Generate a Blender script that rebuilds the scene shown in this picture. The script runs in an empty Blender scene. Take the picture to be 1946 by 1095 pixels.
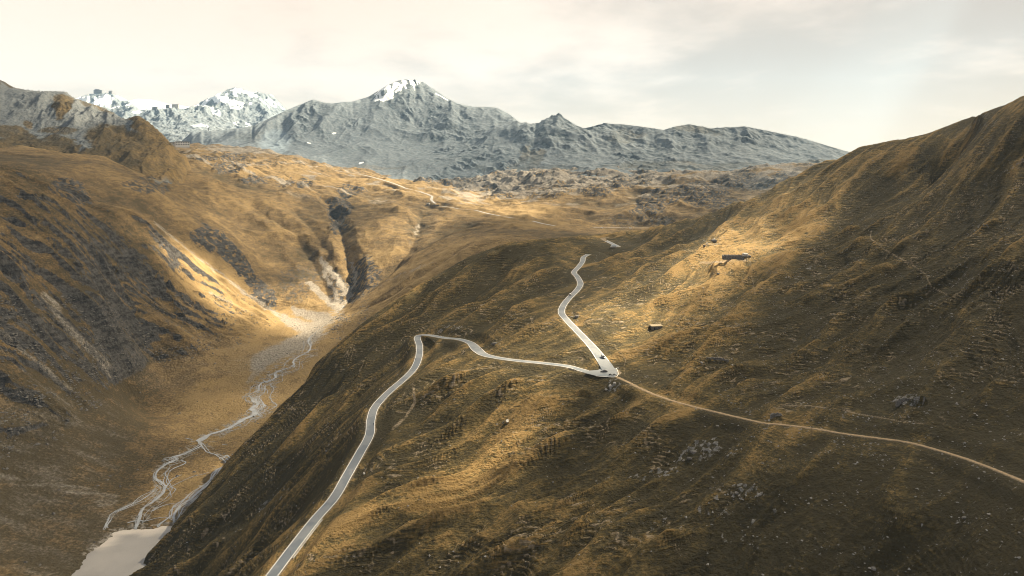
import bpy, bmesh, math, random
import numpy as np

Q = 1.0            # terrain mesh density
from mathutils import Vector, Matrix

random.seed(7)
sc = bpy.context.scene
COL = sc.collection
F, CX, HOR = 1315.0, 973.0, 330.0          # focal length, optical centre and horizon, in photo pixels

# ------------------------------------------------------------------ camera
cam_d = bpy.data.cameras.new('camera')
cam = bpy.data.objects.new('camera', cam_d)
COL.objects.link(cam)
cam_d.sensor_width = 36.0
cam_d.lens = 36.0 * F / 1946.0
cam_d.shift_y = -(547.5 - HOR) / 1946.0
cam_d.clip_start = 1.0
cam_d.clip_end = 60000.0
cam.rotation_euler = (math.radians(90), 0, 0)
sc.camera = cam

# ------------------------------------------------------------------ light
SUN_AZ, SUN_EL = math.radians(55), math.radians(40)     # azimuth to the right of the view direction
SUN = np.array([math.sin(SUN_AZ) * math.cos(SUN_EL), math.cos(SUN_AZ) * math.cos(SUN_EL), math.sin(SUN_EL)])
sun_d = bpy.data.lights.new('sun', 'SUN')
sun_d.energy = 5.0
sun_d.angle = math.radians(0.5)
sun_d.color = (1.0, 0.83, 0.58)
sun = bpy.data.objects.new('sun', sun_d)
COL.objects.link(sun)
sun.rotation_euler = Vector(SUN).to_track_quat('Z', 'Y').to_euler()

vs = sc.view_settings
vs.view_transform = 'Standard'
vs.look = 'None'
vs.exposure = 2.47
vs.gamma = 1.0
vs.use_curve_mapping = False
sc.cycles.use_denoising = True
sc.cycles.filter_width = 1.0
sc.cycles.max_bounces = 6
sc.cycles.transparent_max_bounces = 8
sc.cycles.volume_bounces = 1
sc.cycles.volume_step_rate = 4.0


class NT:
    """small helper to write node trees"""
    def __init__(self, tree):
        self.t = tree
        tree.nodes.clear()

    def n(self, kind, **kw):
        nd = self.t.nodes.new(kind)
        for k, v in kw.items():
            if k.startswith('i_'):
                key = k[2:]
                nd.inputs[int(key) if key.isdigit() else key.replace('_', ' ')].default_value = v
            else:
                setattr(nd, k, v)
        return nd

    def l(self, a, b):
        self.t.links.new(a, b)

    def math(self, op, a, b=0.0, c=None, clamp=False):
        nd = self.t.nodes.new('ShaderNodeMath')
        nd.operation = op
        nd.use_clamp = clamp
        for i, x in enumerate((a, b, c)):
            if x is None:
                continue
            if isinstance(x, (int, float)):
                nd.inputs[i].default_value = x
            else:
                self.l(x, nd.inputs[i])
        return nd.outputs[0]

    def mix(self, fac, a, b, blend='MIX'):
        nd = self.t.nodes.new('ShaderNodeMix')
        nd.data_type = 'RGBA'
        nd.blend_type = blend
        nd.clamp_factor = True
        for i, x in ((0, fac), (6, a), (7, b)):
            if isinstance(x, (int, float)):
                nd.inputs[i].default_value = x
            elif isinstance(x, tuple):
                nd.inputs[i].default_value = (*x, 1.0)
            else:
                self.l(x, nd.inputs[i])
        return nd.outputs[2]

    def ramp(self, x, lo, hi):
        nd = self.t.nodes.new('ShaderNodeMapRange')
        nd.interpolation_type = 'SMOOTHSTEP'
        nd.inputs[1].default_value = lo
        nd.inputs[2].default_value = hi
        self.l(x, nd.inputs[0])
        return nd.outputs[0]

    def noise(self, vec, scale, detail=4.0, rough=0.55, dist=0.0):
        nd = self.t.nodes.new('ShaderNodeTexNoise')
        nd.inputs['Scale'].default_value = scale
        nd.inputs['Detail'].default_value = detail
        nd.inputs['Roughness'].default_value = rough
        nd.inputs['Distortion'].default_value = dist
        self.l(vec, nd.inputs['Vector'])
        return nd.outputs[0]


# ------------------------------------------------------------------ sky: thin overcast, brighter and warmer near the horizon
world = bpy.data.worlds.new('World')
sc.world = world
world.use_nodes = True
w = NT(world.node_tree)
tc = w.n('ShaderNodeTexCoord')
sep = w.n('ShaderNodeSeparateXYZ')
w.l(tc.outputs['Generated'], sep.inputs[0])
up = w.math('MAXIMUM', sep.outputs[2], 0.0)
den = w.math('ADD', up, 0.16)
px_ = w.math('DIVIDE', sep.outputs[0], den)
py_ = w.math('DIVIDE', sep.outputs[1], den)
comb = w.n('ShaderNodeCombineXYZ')
w.l(px_, comb.inputs[0]); w.l(py_, comb.inputs[1]); comb.inputs[2].default_value = 3.7
n1 = w.noise(comb.outputs[0], 0.62, 7.0, 0.56, 0.35)
n2 = w.noise(comb.outputs[0], 1.9, 6.0, 0.6, 0.2)
nn = w.math('ADD', w.math('MULTIPLY', n1, 0.75), w.math('MULTIPLY', n2, 0.25))
# denser deck towards the right of the view, as in the photo
rt = w.math('MULTIPLY', sep.outputs[0], 0.20)
cov = w.ramp(w.math('ADD', nn, rt), 0.43, 0.60)
sky = w.n('ShaderNodeTexSky', sky_type='NISHITA')
sky.sun_disc = False
sky.sun_elevation = SUN_EL
sky.sun_rotation = SUN_AZ
bright = w.mix(cov, (1.98, 1.65, 1.31), (1.16, 1.00, 0.80))
zen = w.ramp(up, 0.26, 0.75)
hz0 = w.ramp(up, 0.0, 0.16)
bright = w.mix(hz0, (1.66, 1.33, 0.95), bright)      # warmer low over the ridges
deck = w.mix(zen, bright, (0.96, 1.03, 1.10))
mixd = w.mix(0.975, sky.outputs[0], deck)
bg = w.n('ShaderNodeBackground')
w.l(mixd, bg.inputs[0])
bg.inputs[1].default_value = 0.1
out = w.n('ShaderNodeOutputWorld')
w.l(bg.outputs[0], out.inputs[0])

# ------------------------------------------------------------------ numpy noise
_rng = np.random.RandomState(11)
_perm = np.concatenate([_rng.permutation(256)] * 3).astype(np.int32)
_ga = _rng.rand(256) * 2 * np.pi
_gx, _gy = np.cos(_ga).astype(np.float32), np.sin(_ga).astype(np.float32)


def perlin(x, y, seed=0):
    x = x.astype(np.float32); y = y.astype(np.float32)
    xf, yf = np.floor(x), np.floor(y)
    xi = (xf.astype(np.int32) + seed * 37) & 255
    yi = (yf.astype(np.int32) + seed * 91) & 255
    x -= xf; y -= yf
    u = x * x * x * (x * (x * 6 - 15) + 10)
    v = y * y * y * (y * (y * 6 - 15) + 10)
    a = _perm[xi] + yi
    b = _perm[xi + 1] + yi
    def g(h, dx, dy):
        h = _perm[h]
        return _gx[h] * dx + _gy[h] * dy
    n00 = g(a, x, y); n10 = g(b, x - 1, y)
    n01 = g(a + 1, x, y - 1); n11 = g(b + 1, x - 1, y - 1)
    p = n00 + u * (n10 - n00)
    q = n01 + u * (n11 - n01)
    return (p + v * (q - p)) * 1.5


def fbm(x, y, octv=4, seed=0, gain=0.5, lac=2.03):
    s, a, t = 0, 1.0, 0
    for i in range(octv):
        s = s + a * perlin(x, y, seed + i)
        t += a
        a *= gain
        x = x * lac + 3.1; y = y * lac + 1.7
    return s / t


def ridged(x, y, octv=4, seed=0, gain=0.5, lac=2.07):
    s, a, t, wgt = 0, 1.0, 0, 1.0
    for i in range(octv):
        r = 1 - np.abs(perlin(x, y, seed + i)) * 1.4
        r = np.clip(r, 0, 1) ** 2
        s = s + a * r * wgt
        wgt = np.clip(r * 1.3, 0, 1)
        t += a
        a *= gain
        x = x * lac + 5.3; y = y * lac + 2.9
    return s / t


def sstep(x, a, b):
    t = np.clip((x - a) / (b - a), 0, 1)
    return t * t * (3 - 2 * t)


# ------------------------------------------------------------------ terrain layers
def tps(pts, U, V, reg=2e-5):
    """thin-plate surface through (photo x, elevation angle as photo row, depth) samples; U photo x, V log depth"""
    P = np.array(pts, float)
    u, v, f = P[:, 0] / F, np.log(P[:, 2]), P[:, 1]
    n = len(P)
    def K(r2):
        return 0.5 * r2 * np.log(np.maximum(r2, 1e-12))
    A = np.zeros((n + 3, n + 3))
    A[:n, :n] = K((u[:, None] - u) ** 2 + (v[:, None] - v) ** 2) + np.eye(n) * reg
    A[:n, n] = 1; A[:n, n + 1] = u; A[:n, n + 2] = v
    A[n:, :n] = A[:n, n:].T
    c = np.linalg.solve(A, np.concatenate([f, [0, 0, 0]]))
    uu, vv = U / F, V
    res = c[n] + c[n + 1] * uu[None, :] + c[n + 2] * vv[:, None]
    for i in range(n):
        res = res + c[i] * K((uu[None, :] - u[i]) ** 2 + (vv[:, None] - v[i]) ** 2)
    return res


def upcubic(a, n, axis):
    """Catmull-Rom upsample of array a to n samples along axis"""
    a = np.moveaxis(a, axis, 0)
    m = a.shape[0]
    t = np.linspace(0, m - 1, n)
    i = np.clip(np.floor(t).astype(int), 0, m - 2)
    f = (t - i)[:, None]
    p0, p1, p2, p3 = a[np.maximum(i - 1, 0)], a[i], a[i + 1], a[np.minimum(i + 2, m - 1)]
    r = p1 + 0.5 * f * (p2 - p0 + f * (2 * p0 - 5 * p1 + 4 * p2 - p3 + f * (3 * (p1 - p2) + p3 - p0)))
    return np.moveaxis(r, 0, axis)


class Layer:
    def __init__(self, name, pts, pxr, dr, nu, nv, knots=None):
        self.name = name
        nu, nv = int(nu * Q), int(nv * Q)
        self.px = np.linspace(pxr[0], pxr[1], nu)
        self.lv = np.linspace(math.log(dr[0]), math.log(dr[1]), nv)
        cu, cv = nu // 5 + 2, nv // 5 + 2
        c = tps(pts, np.linspace(pxr[0], pxr[1], cu), np.linspace(self.lv[0], self.lv[-1], cv))
        py = upcubic(upcubic(c, nu, 1), nv, 0)
        self.D = np.exp(self.lv)[:, None] * np.ones((1, nu))
        self.PX = np.ones((nv, 1)) * self.px[None, :]
        self.X = (self.PX - CX) / F * self.D
        self.Z = self.D * (HOR - py) / F
        self.shape = (nv, nu)
        self.m = {}

    @property
    def PY(self):
        return HOR - self.Z * F / self.D

    def ij(self, px, d):
        u = (np.asarray(px, float) - self.px[0]) / (self.px[1] - self.px[0])
        v = (np.log(np.asarray(d, float)) - self.lv[0]) / (self.lv[1] - self.lv[0])
        return u, v

    def z_at(self, X, Y, out=-9999.0):
        X = np.asarray(X, float); Y = np.asarray(Y, float)
        Ys = np.maximum(Y, 1.0)
        u, v = self.ij(CX + F * X / Ys, Ys)
        nv, nu = self.shape
        ok = (u >= 0) & (u < nu - 1) & (v >= 0) & (v < nv - 1) & (Y > 1)
        i = np.clip(v.astype(int), 0, nv - 2); j = np.clip(u.astype(int), 0, nu - 2)
        fv, fu = np.clip(v - i, 0, 1), np.clip(u - j, 0, 1)
        Z = self.Z
        z = (Z[i, j] * (1 - fu) + Z[i, j + 1] * fu) * (1 - fv) + (Z[i + 1, j] * (1 - fu) + Z[i + 1, j + 1] * fu) * fv
        return np.where(ok, z, out)

    def hit(self, px, py):
        """first depth at which the sight line through a photo pixel meets this layer"""
        u = int(round((px - self.px[0]) / (self.px[1] - self.px[0])))
        u = min(max(u, 0), self.shape[1] - 1)
        prof = HOR - self.Z[:, u] * F / self.D[:, u]
        k = np.argmax(prof <= py)
        if prof[k] > py:
            k = len(prof) - 1
        if k > 0:
            t = (prof[k - 1] - py) / max(prof[k - 1] - prof[k], 1e-6)
            lv = self.lv[k - 1] + min(max(t, 0), 1) * (self.lv[1] - self.lv[0])
        else:
            lv = self.lv[0]
        d = math.exp(lv)
        return np.array([(px - CX) / F * d, d, d * (HOR - py) / F])

    def line(self, pts):
        return np.array([self.hit(a, b) for a, b in pts])

    def dist(self, line, reach):
        """distance in plan from every vertex to a polyline (only near it) and the line's height there"""
        L = np.asarray(line, float)
        res = np.full(self.shape, 1e6); hz = np.zeros(self.shape)
        x0, x1 = L[:, 0].min() - reach, L[:, 0].max() + reach
        y0, y1 = L[:, 1].min() - reach, L[:, 1].max() + reach
        sel = np.where((self.X > x0) & (self.X < x1) & (self.D > y0) & (self.D < y1))
        if len(sel[0]) == 0:
            return res, hz
        qx, qy = self.X[sel], self.D[sel]
        bd = np.full(len(qx), 1e6); bz = np.zeros(len(qx))
        for a, b in zip(L[:-1], L[1:]):
            lx0, lx1 = min(a[0], b[0]) - reach, max(a[0], b[0]) + reach
            ly0, ly1 = min(a[1], b[1]) - reach, max(a[1], b[1]) + reach
            k = np.where((qx > lx0) & (qx < lx1) & (qy > ly0) & (qy < ly1))[0]
            if len(k) == 0:
                continue
            ex, ey = b[0] - a[0], b[1] - a[1]
            t = np.clip(((qx[k] - a[0]) * ex + (qy[k] - a[1]) * ey) / max(ex * ex + ey * ey, 1e-9), 0, 1)
            dd = np.hypot(qx[k] - a[0] - t * ex, qy[k] - a[1] - t * ey)
            c = dd < bd[k]
            bd[k[c]] = dd[c]
            bz[k[c]] = (a[2] + t * (b[2] - a[2]))[c]
        res[sel] = bd; hz[sel] = bz
        return res, hz

    def skyline(self, ridge, dwin, strength=1.0, smooth=9):
        """lift or lower the crest so that its outline follows the surveyed ridge; dwin: width in log depth"""
        R = np.array(ridge, float)
        cols = np.where((self.px >= R[0, 0]) & (self.px <= R[-1, 0]))[0]
        tgt = np.interp(self.px[cols], R[:, 0], R[:, 1])
        dep = np.log(np.interp(self.px[cols], R[:, 0], R[:, 2]))
        win = np.abs(self.lv[:, None] - dep[None, :]) < dwin * 1.2
        py = np.where(win, self.PY[:, cols], 1e9)
        k = py.argmin(0)
        cur = py[k, np.arange(len(cols))]
        diff = cur - tgt
        ker = np.hanning(smooth + 2)[1:-1]; ker /= ker.sum()
        dp = np.pad(diff, smooth // 2, mode='edge')
        diff = np.convolve(dp, ker, 'valid')[:len(cols)]
        kk = np.convolve(np.pad(self.lv[k], smooth // 2, mode='edge'), ker, 'valid')[:len(cols)]
        edge = np.minimum(1, np.minimum(np.arange(len(cols)), np.arange(len(cols))[::-1]) / 12.0)
        wgt = np.exp(-((self.lv[:, None] - kk[None, :]) / dwin) ** 2) * edge * strength
        self.Z[:, cols] += wgt * diff[None, :] * self.D[:, cols] / F


def P(px, z, d):                      # sample given by photo x, height and depth
    return (px, HOR - z * F / d, d)


def catmull(pts, step):
    pts = np.asarray(pts, float)
    ext = np.vstack([2 * pts[0] - pts[1], pts, 2 * pts[-1] - pts[-2]])
    outp = []
    for i in range(1, len(ext) - 2):
        p0, p1, p2, p3 = ext[i - 1:i + 3]
        n = max(2, int(np.linalg.norm((p2 - p1)[:2]) / step))
        t = (np.arange(n) / n)[:, None]
        outp.append(0.5 * (2 * p1 + (p2 - p0) * t + (2 * p0 - 5 * p1 + 4 * p2 - p3) * t ** 2 + (3 * p1 - p0 - 3 * p2 + p3) * t ** 3))
    outp.append(pts[-1:])
    return np.vstack(outp)


def at(px, py, d):
    return np.array([(px - CX) / F * d, d, d * (HOR - py) / F])


# road centre lines: (photo x, photo y, height); depth follows from the height
LOWER = [(497, 1120, -183), (520, 1090, -181), (560, 1037, -178.4), (600, 986, -175), (635, 946, -172.2), (660, 903, -169.5),
         (685, 859, -166.6), (702, 827, -164.2), (705, 797, -162), (714, 772, -160.1), (740, 744, -157.8), (768, 720, -155.6),
         (787, 700, -153.2), (796, 678, -151), (797, 657, -149.2), (793, 642, -147.8), (801, 637.0, -146.8), (818, 637.5, -145.2), (846, 642.2, -142.8), (873, 645, -140.4),
         (894, 652, -138.4), (906, 664, -137), (920, 674, -135.8), (945, 680, -134.4), (980, 685, -132.6), (1030, 690, -130.7), (1075, 695.5, -129.3),
         (1100, 702, -128.6), (1122, 708, -128), (1142, 710, -127.5), (1158, 709, -127.1)]
UPPER = [(1158, 705, -126.9), (1150, 692, -125.8), (1135, 671, -124), (1118, 651, -122), (1097, 629, -119.8), (1076, 607, -117.6), (1067, 594, -116.2),
         (1071, 580, -114.6), (1083, 565, -112.6), (1097, 551, -110.6), (1103, 539, -109), (1097, 526, -107.2), (1091, 517.5, -105.8),
         (1100, 507, -103.8), (1107, 497, -101.8), (1109, 489, -100), (1118, 483.5, -98.6)]
TOPEND = [(1175, 469, -93.2), (1160, 461.5, -92), (1149, 456.5, -91.2), (1146, 453.8, -90.4), (1156, 452.2, -89.4)]


def road3(pts):
    return np.array([at(a, b, z * F / (HOR - b)) for a, b, z in pts])


lower3, upper3, topend3 = (catmull(road3(x), 1.5) for x in (LOWER, UPPER, TOPEND))
PAD = at(1157, 706.5, 127.0 * F / 376.5); PAD[2] = -127.0

TRAIL = [(1168, 714, -127.2), (1196, 727, -127), (1222, 740, -127), (1265, 757, -126.5), (1310, 770, -125.6), (1350, 780, -124.6), (1400, 792, -123.4), (1450, 803, -122),
         (1480, 806, -121), (1540, 813, -119.3), (1600, 823, -118), (1660, 831, -116.6), (1725, 840, -115), (1790, 857, -113), (1860, 880, -110.4), (1946, 915, -107), (2040, 960, -103)]
trail3 = catmull(road3(TRAIL), 1.5)

# ---- near hillside on the right
CREST = [(200, 1150, 480), (250, 1095, 500), (283, 1058, 520), (330, 1000, 556), (385, 938, 585), (440, 878, 610), (500, 813, 640), (560, 751, 675), (600, 691, 715), (650, 646, 740), (700, 605, 765),
         (750, 571, 785), (800, 539, 800), (850, 511, 825), (890, 488, 850), (940, 470, 880), (1000, 456, 905), (1060, 452, 935), (1120, 447, 985),
         (1180, 440, 1030), (1240, 436, 1060), (1300, 430, 1090), (1350, 424, 1110), (1400, 410, 1110), (1450, 394, 1110), (1500, 372, 1105),
         (1560, 344, 1090), (1600, 322, 1075), (1650, 297, 1050), (1700, 277, 1010), (1760, 255, 960), (1830, 228, 880), (1900, 203, 790), (1946, 184, 740),
         (2050, 140, 660), (2200, 85, 600), (2350, 40, 560)]
N_PTS = list(CREST)
for a, b, d in CREST:
    z = d * (HOR - b) / F
    N_PTS.append(P(a, z - d * 0.045, d * 1.09))
    N_PTS.append(P(a, z - d * 0.17, d * 1.28))
for lst in (LOWER, UPPER, TRAIL, TOPEND):
    for a, b, z in lst[::2]:
        N_PTS.append((a, b, z * F / (HOR - b)))
N_PTS += [(1250, 620, 515), (1300, 700, 430), (1362, 687, 425), (1400, 600, 510), (1400, 485, 690), (1300, 560, 600), (1200, 560, 620), (1200, 480, 840), (1300, 460, 850),
          (1500, 450, 760), (1500, 560, 560), (1500, 700, 420), (1650, 450, 660), (1650, 600, 460), (1650, 720, 365), (1800, 330, 780), (1800, 450, 560), (1800, 600, 420),
          (1800, 750, 325), (1946, 300, 590), (1946, 450, 450), (1946, 600, 365), (1946, 750, 300), (2100, 300, 520), (2100, 500, 380), (2100, 800, 270), (2300, 300, 430), (2300, 700, 270), (1000, 610, 570), (1080, 655, 500), (1110, 676, 480), (1050, 648, 520),
          (950, 570, 670), (900, 585, 690), (850, 595, 690), (950, 510, 790), (1040, 500, 770), (760, 620, 720), (700, 690, 640), (640, 750, 610), (600, 810, 565),
          (560, 870, 530), (480, 950, 505), (400, 1025, 490), (420, 1095, 430), (800, 800, 440), (900, 760, 440), (1000, 755, 428), (900, 900, 365), (1000, 900, 350),
          (1100, 820, 375), (1150, 780, 400), (1200, 900, 330), (1350, 870, 325), (1350, 1000, 285), (1600, 930, 275), (1750, 1000, 248), (1860, 1000, 229), (2150, 1000, 208), (2250, 900, 222), (700, 1095, 300), (973, 1095, 282),
          (1200, 1095, 268), (1450, 1095, 252), (1700, 1095, 235), (1946, 1095, 203), (2150, 1095, 190), (500, 1400, 235), (973, 1400, 220), (1450, 1400, 198),
          (1946, 1400, 161), (2300, 1400, 150), (250, 1400, 300), (330, 1200, 390), (80, 1300, 440), (50, 1500, 300)]
N = Layer('hillside', N_PTS, (40, 2330), (172, 1330), 1480, 1020)

# ---- valley: lake flat, stream plain, left slope, gorge and the pass
G_PTS = [P(60, -291.6, 450), P(300, -292, 450), P(600, -292, 500), P(220, -291.6, 520), P(280, -291.6, 540), P(0, -285, 400), P(-300, -230, 400), P(700, -292, 420),
         (0, 1095, 485), (0, 1000, 545), (0, 900, 605), (0, 820, 650), (0, 750, 690), (0, 640, 735), (0, 560, 770), (0, 480, 820), (0, 420, 870), (0, 345, 940),
         (-200, 1095, 470), (-200, 900, 540), (-200, 700, 640), (-200, 500, 740), (-200, 330, 860), (-450, 900, 480), (-450, 600, 600), (-450, 300, 760),
         (130, 1000, 562), (200, 900, 650), (120, 850, 660), (250, 830, 725), (130, 760, 740), (250, 755, 850), (150, 680, 800), (300, 700, 930), (400, 700, 965),
         (350, 640, 980), (450, 655, 1030), (200, 600, 880), (100, 520, 860), (200, 500, 980), (100, 430, 920), (300, 560, 1040), (300, 480, 1100), (350, 530, 1120),
         (420, 600, 1120), (500, 640, 1100), (540, 628, 1160),
         (130, 368, 1040), (210, 388, 1110), (290, 415, 1180), (345, 460, 1215), (400, 508, 1240), (460, 552, 1255), (530, 603, 1255), (65, 356, 990),
         P(130, -48, 1120), P(210, -66, 1190), P(290, -96, 1250), P(345, -142, 1275), P(400, -190, 1295), P(460, -232, 1305), P(530, -258, 1300),
         (380, 840, 735), (480, 770, 837), (500, 690, 994), (560, 700, 960), (590, 640, 1111), (620, 615, 1190), (640, 600, 1242), (320, 900, 660), (320, 810, 770), (350, 760, 860), (240, 1003, 566), (330, 985, 578),
         P(700, -255, 1000), P(700, -275, 800), P(600, -285, 700), P(450, -290, 560), P(800, -240, 1000), P(900, -205, 1000), P(1000, -180, 1050), P(1100, -165, 1100),
         P(1000, -250, 700), P(1200, -220, 800), P(1500, -190, 1300), P(1300, -160, 1250),
         (560, 560, 1370), (500, 500, 1480), (450, 470, 1450), (400, 440, 1450), (350, 400, 1480), (300, 370, 1450), (200, 345, 1380), (100, 332, 1300), (0, 322, 1250), (-200, 300, 1200), (-450, 270, 1100),
         (480, 420, 1680), (560, 420, 1720), (560, 480, 1560), (600, 520, 1450), (640, 480, 1560), (640, 400, 1850), (600, 370, 2000), (500, 370, 1900), (400, 340, 1850), (300, 331, 1750),
         (500, 332, 2300), (420, 310, 2350), (350, 300, 2300), (340, 278, 2900), (450, 290, 2800), (600, 314, 2800), (560, 340, 2350), (700, 345, 2500), (700, 380, 2050), (720, 430, 1720),
         (700, 500, 1480), (690, 560, 1310), (750, 500, 1420), (780, 540, 1180), (850, 500, 1180), (800, 450, 1520), (850, 420, 1750), (900, 450, 1350), (930, 458, 1200), (950, 430, 1500),
         (1000, 442, 1350), (1050, 430, 1520), (900, 400, 1950), (830, 388, 2050), (800, 360, 2450), (900, 375, 2350), (950, 390, 2150), (1000, 410, 1850), (960, 352, 2650), (900, 355, 2700),
         (850, 345, 2900), (1100, 432, 1550), (1200, 432, 1600), (1300, 428, 1550), (1050, 383, 2100), (1100, 345, 2500), (1050, 335, 2650), (1200, 390, 1950), (1200, 345, 2450), (1300, 390, 1900),
         (1300, 340, 2350), (1400, 380, 1950), (1400, 338, 2350), (1500, 345, 2150), (1500, 322, 2400), (1580, 325, 2300), (1700, 335, 2300), (1900, 345, 2200),
         (1000, 326, 2800), (600, 310, 3300), (900, 338, 3200), (1200, 325, 3000), (1500, 318, 3000), (1700, 330, 3100), (0, 330, 2200), (-300, 330, 2000), (200, 330, 2500), (1900, 430, 1500), (1700, 430, 1500)]
G = Layer('ground', G_PTS, (-420, 1900), (420, 3300), 1300, 900)

# ---- grey mountain on the left
L_RIDGE = [(-420, 80, 2350), (-300, 90, 2300), (-150, 115, 2300), (-40, 138, 2260), (0, 152, 2250), (30, 168, 2230), (70, 173, 2200), (125, 174, 2150), (140, 186, 2120), (170, 196, 2100), (200, 206, 2080), (238, 227, 2050), (262, 219, 2000), (280, 230, 2000),
           (310, 256, 1980), (350, 302, 1950)]
L_PTS = L_RIDGE + [(-420, 320, 1200), (-300, 318, 1250), (-150, 322, 1350), (0, 322, 1450), (100, 326, 1480), (200, 327, 1560), (300, 327, 1700), (360, 325, 1850), (0, 240, 1850), (100, 250, 1850), (200, 270, 1820), (250, 262, 1880),
                   (150, 300, 1650), (280, 280, 1830), (0, 290, 1620), (-200, 220, 1800), (0, 250, 2700), (125, 280, 2600), (262, 320, 2300), (310, 340, 2200), (400, 360, 2000), (400, 385, 1800), (470, 430, 1900),
                   (0, 380, 1250), (200, 390, 1300), (300, 390, 1500), (-300, 250, 2800), (-300, 380, 1080)]
L = Layer('left_mountain', L_PTS, (-420, 440), (1180, 2750), 520, 480)

# ---- far range
F_RIDGE = [(320, 290, 3900), (365, 251, 4100), (420, 248, 4200), (480, 240, 4250), (520, 221, 4250), (560, 203, 4250), (580, 195, 4250), (595, 189, 4250), (612, 194, 4280), (630, 197, 4300), (652, 194, 4330), (670, 193, 4350), (700, 184, 4400), (718, 173, 4430), (735, 163, 4450), (752, 155, 4490),
           (768, 151, 4500), (785, 152, 4500), (805, 157, 4500), (825, 170, 4480), (848, 185, 4400), (870, 197, 4350), (900, 203, 4300), (925, 203, 4280), (945, 205, 4250), (970, 218, 4150), (990, 235, 4050), (1000, 236, 3950), (1018, 235, 3800), (1035, 227, 3600),
           (1060, 218, 3500), (1078, 227, 3550), (1095, 238, 3580), (1110, 244, 3600), (1150, 235, 3650), (1180, 236, 3600), (1215, 240, 3580), (1262, 247, 3500), (1280, 241, 3450), (1310, 236, 3400), (1350, 244, 3400), (1390, 242, 3350), (1415, 240, 3300),
           (1460, 249, 3250), (1500, 257, 3200), (1530, 264, 3150), (1600, 285, 3050), (1650, 299, 2950), (1750, 330, 2900), (1900, 380, 2800)]
F_PTS = F_RIDGE + [(330, 300, 3300), (365, 288, 3300), (480, 292, 3200), (560, 322, 3000), (700, 332, 3000), (820, 347, 2900), (900, 342, 2900), (1000, 330, 2830), (1100, 332, 2700), (1200, 328, 2650),
                   (1300, 326, 2600), (1400, 320, 2600), (1500, 322, 2550), (1580, 330, 2500), (1700, 360, 2500), (600, 255, 3750), (700, 255, 3750), (775, 235, 3950), (850, 255, 3750), (900, 272, 3500), (1000, 288, 3150),
                   (1060, 278, 3080), (1150, 285, 3050), (1300, 285, 2950), (1450, 287, 2880), (480, 268, 3700), (700, 300, 3250), (560, 290, 3300), (820, 310, 3150), (420, 275, 3600), (1550, 300, 2800),
                   (960, 300, 3100), (840, 290, 3400), (400, 330, 4900), (600, 330, 5200), (775, 330, 5400), (950, 330, 5000), (1060, 330, 4300), (1200, 330, 4300), (1400, 330, 4000), (1600, 350, 3500), (1800, 400, 3200),
                   (250, 380, 3500), (250, 380, 4500), (500, 380, 2500), (900, 400, 2450), (1300, 400, 2250), (1600, 400, 2250)]
FR = Layer('far_range', F_PTS, (240, 1800), (2400, 5400), 1120, 620)

# ---- snow peaks beyond
S_RIDGE = [(-60, 215, 6500), (60, 210, 6500), (110, 200, 6500), (145, 187, 6500), (165, 180, 6500), (190, 176, 6500), (215, 178, 6450), (235, 187, 6400), (250, 196, 6350), (266, 209, 6300), (280, 208, 6000), (300, 208, 5800), (330, 204, 5600),
           (350, 207, 5600), (372, 200, 6000), (390, 189, 6500), (415, 180, 6800), (432, 170, 7000), (447, 166, 7000), (462, 170, 7000), (476, 176, 7000), (490, 174, 6950), (505, 179, 6900), (516, 180, 6900), (530, 193, 6850), (547, 211, 6800), (600, 250, 6600), (700, 300, 6400)]
S_PTS = S_RIDGE + [(285, 238, 6500), (310, 236, 6500), (335, 234, 6500), (300, 242, 7000), (340, 238, 7000), (355, 222, 6400), (-60, 300, 5000), (100, 290, 5000), (190, 235, 5600), (270, 250, 5000), (300, 240, 5100), (330, 265, 4500), (400, 235, 5400), (450, 225, 5800), (500, 230, 5800), (330, 320, 4100), (500, 300, 4400), (200, 320, 4100), (0, 350, 4200), (600, 320, 4500), (700, 330, 5000),
                   (100, 260, 7800), (190, 250, 7800), (300, 250, 7500), (450, 240, 8200), (550, 270, 8000), (700, 330, 7500)]
S = Layer('snow_mountain', S_PTS, (-60, 700), (4200, 8000), 560, 380)
# glacier field behind the saddle
I_RIDGE = [(180, 215, 8600), (230, 195, 8600), (262, 188, 8600), (290, 190, 8600), (320, 198, 8600), (360, 203, 8600), (420, 220, 8600)]
I_PTS = I_RIDGE + [(180, 260, 7600), (260, 240, 7600), (330, 240, 7600), (420, 260, 7600), (180, 240, 9000), (300, 225, 9000), (420, 245, 9000)]
I = Layer('glacier', I_PTS, (180, 420), (7600, 9000), 130, 90)

# ------------------------------------------------------------------ ground cover helpers (masks live on the ground, edges broken up by noise)
def blob(Lr, items, warp=10.0, seed=50, wl=40.0):
    """soft ellipses: (photo x, photo y, rx, ry, angle in degrees, weight)"""
    px, py = Lr.PX, Lr.PY
    if warp:
        px = px + warp * fbm(Lr.X / wl, Lr.D / wl, 4, seed)
        py = py + 0.6 * warp * fbm(Lr.X / wl, Lr.D / wl, 4, seed + 7)
    r = np.zeros(Lr.shape)
    for it in items:
        x, y, rx, ry, ang, wt = it[:6]
        c, s = math.cos(math.radians(ang)), math.sin(math.radians(ang))
        u = ((px - x) * c + (py - y) * s) / rx
        v = (-(px - x) * s + (py - y) * c) / ry
        q = u * u + v * v
        k = wt * sstep(1.5 - q, 0.0, 1.0) if wt > 0 else 0
        r = np.maximum(r, k)
    return r


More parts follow.
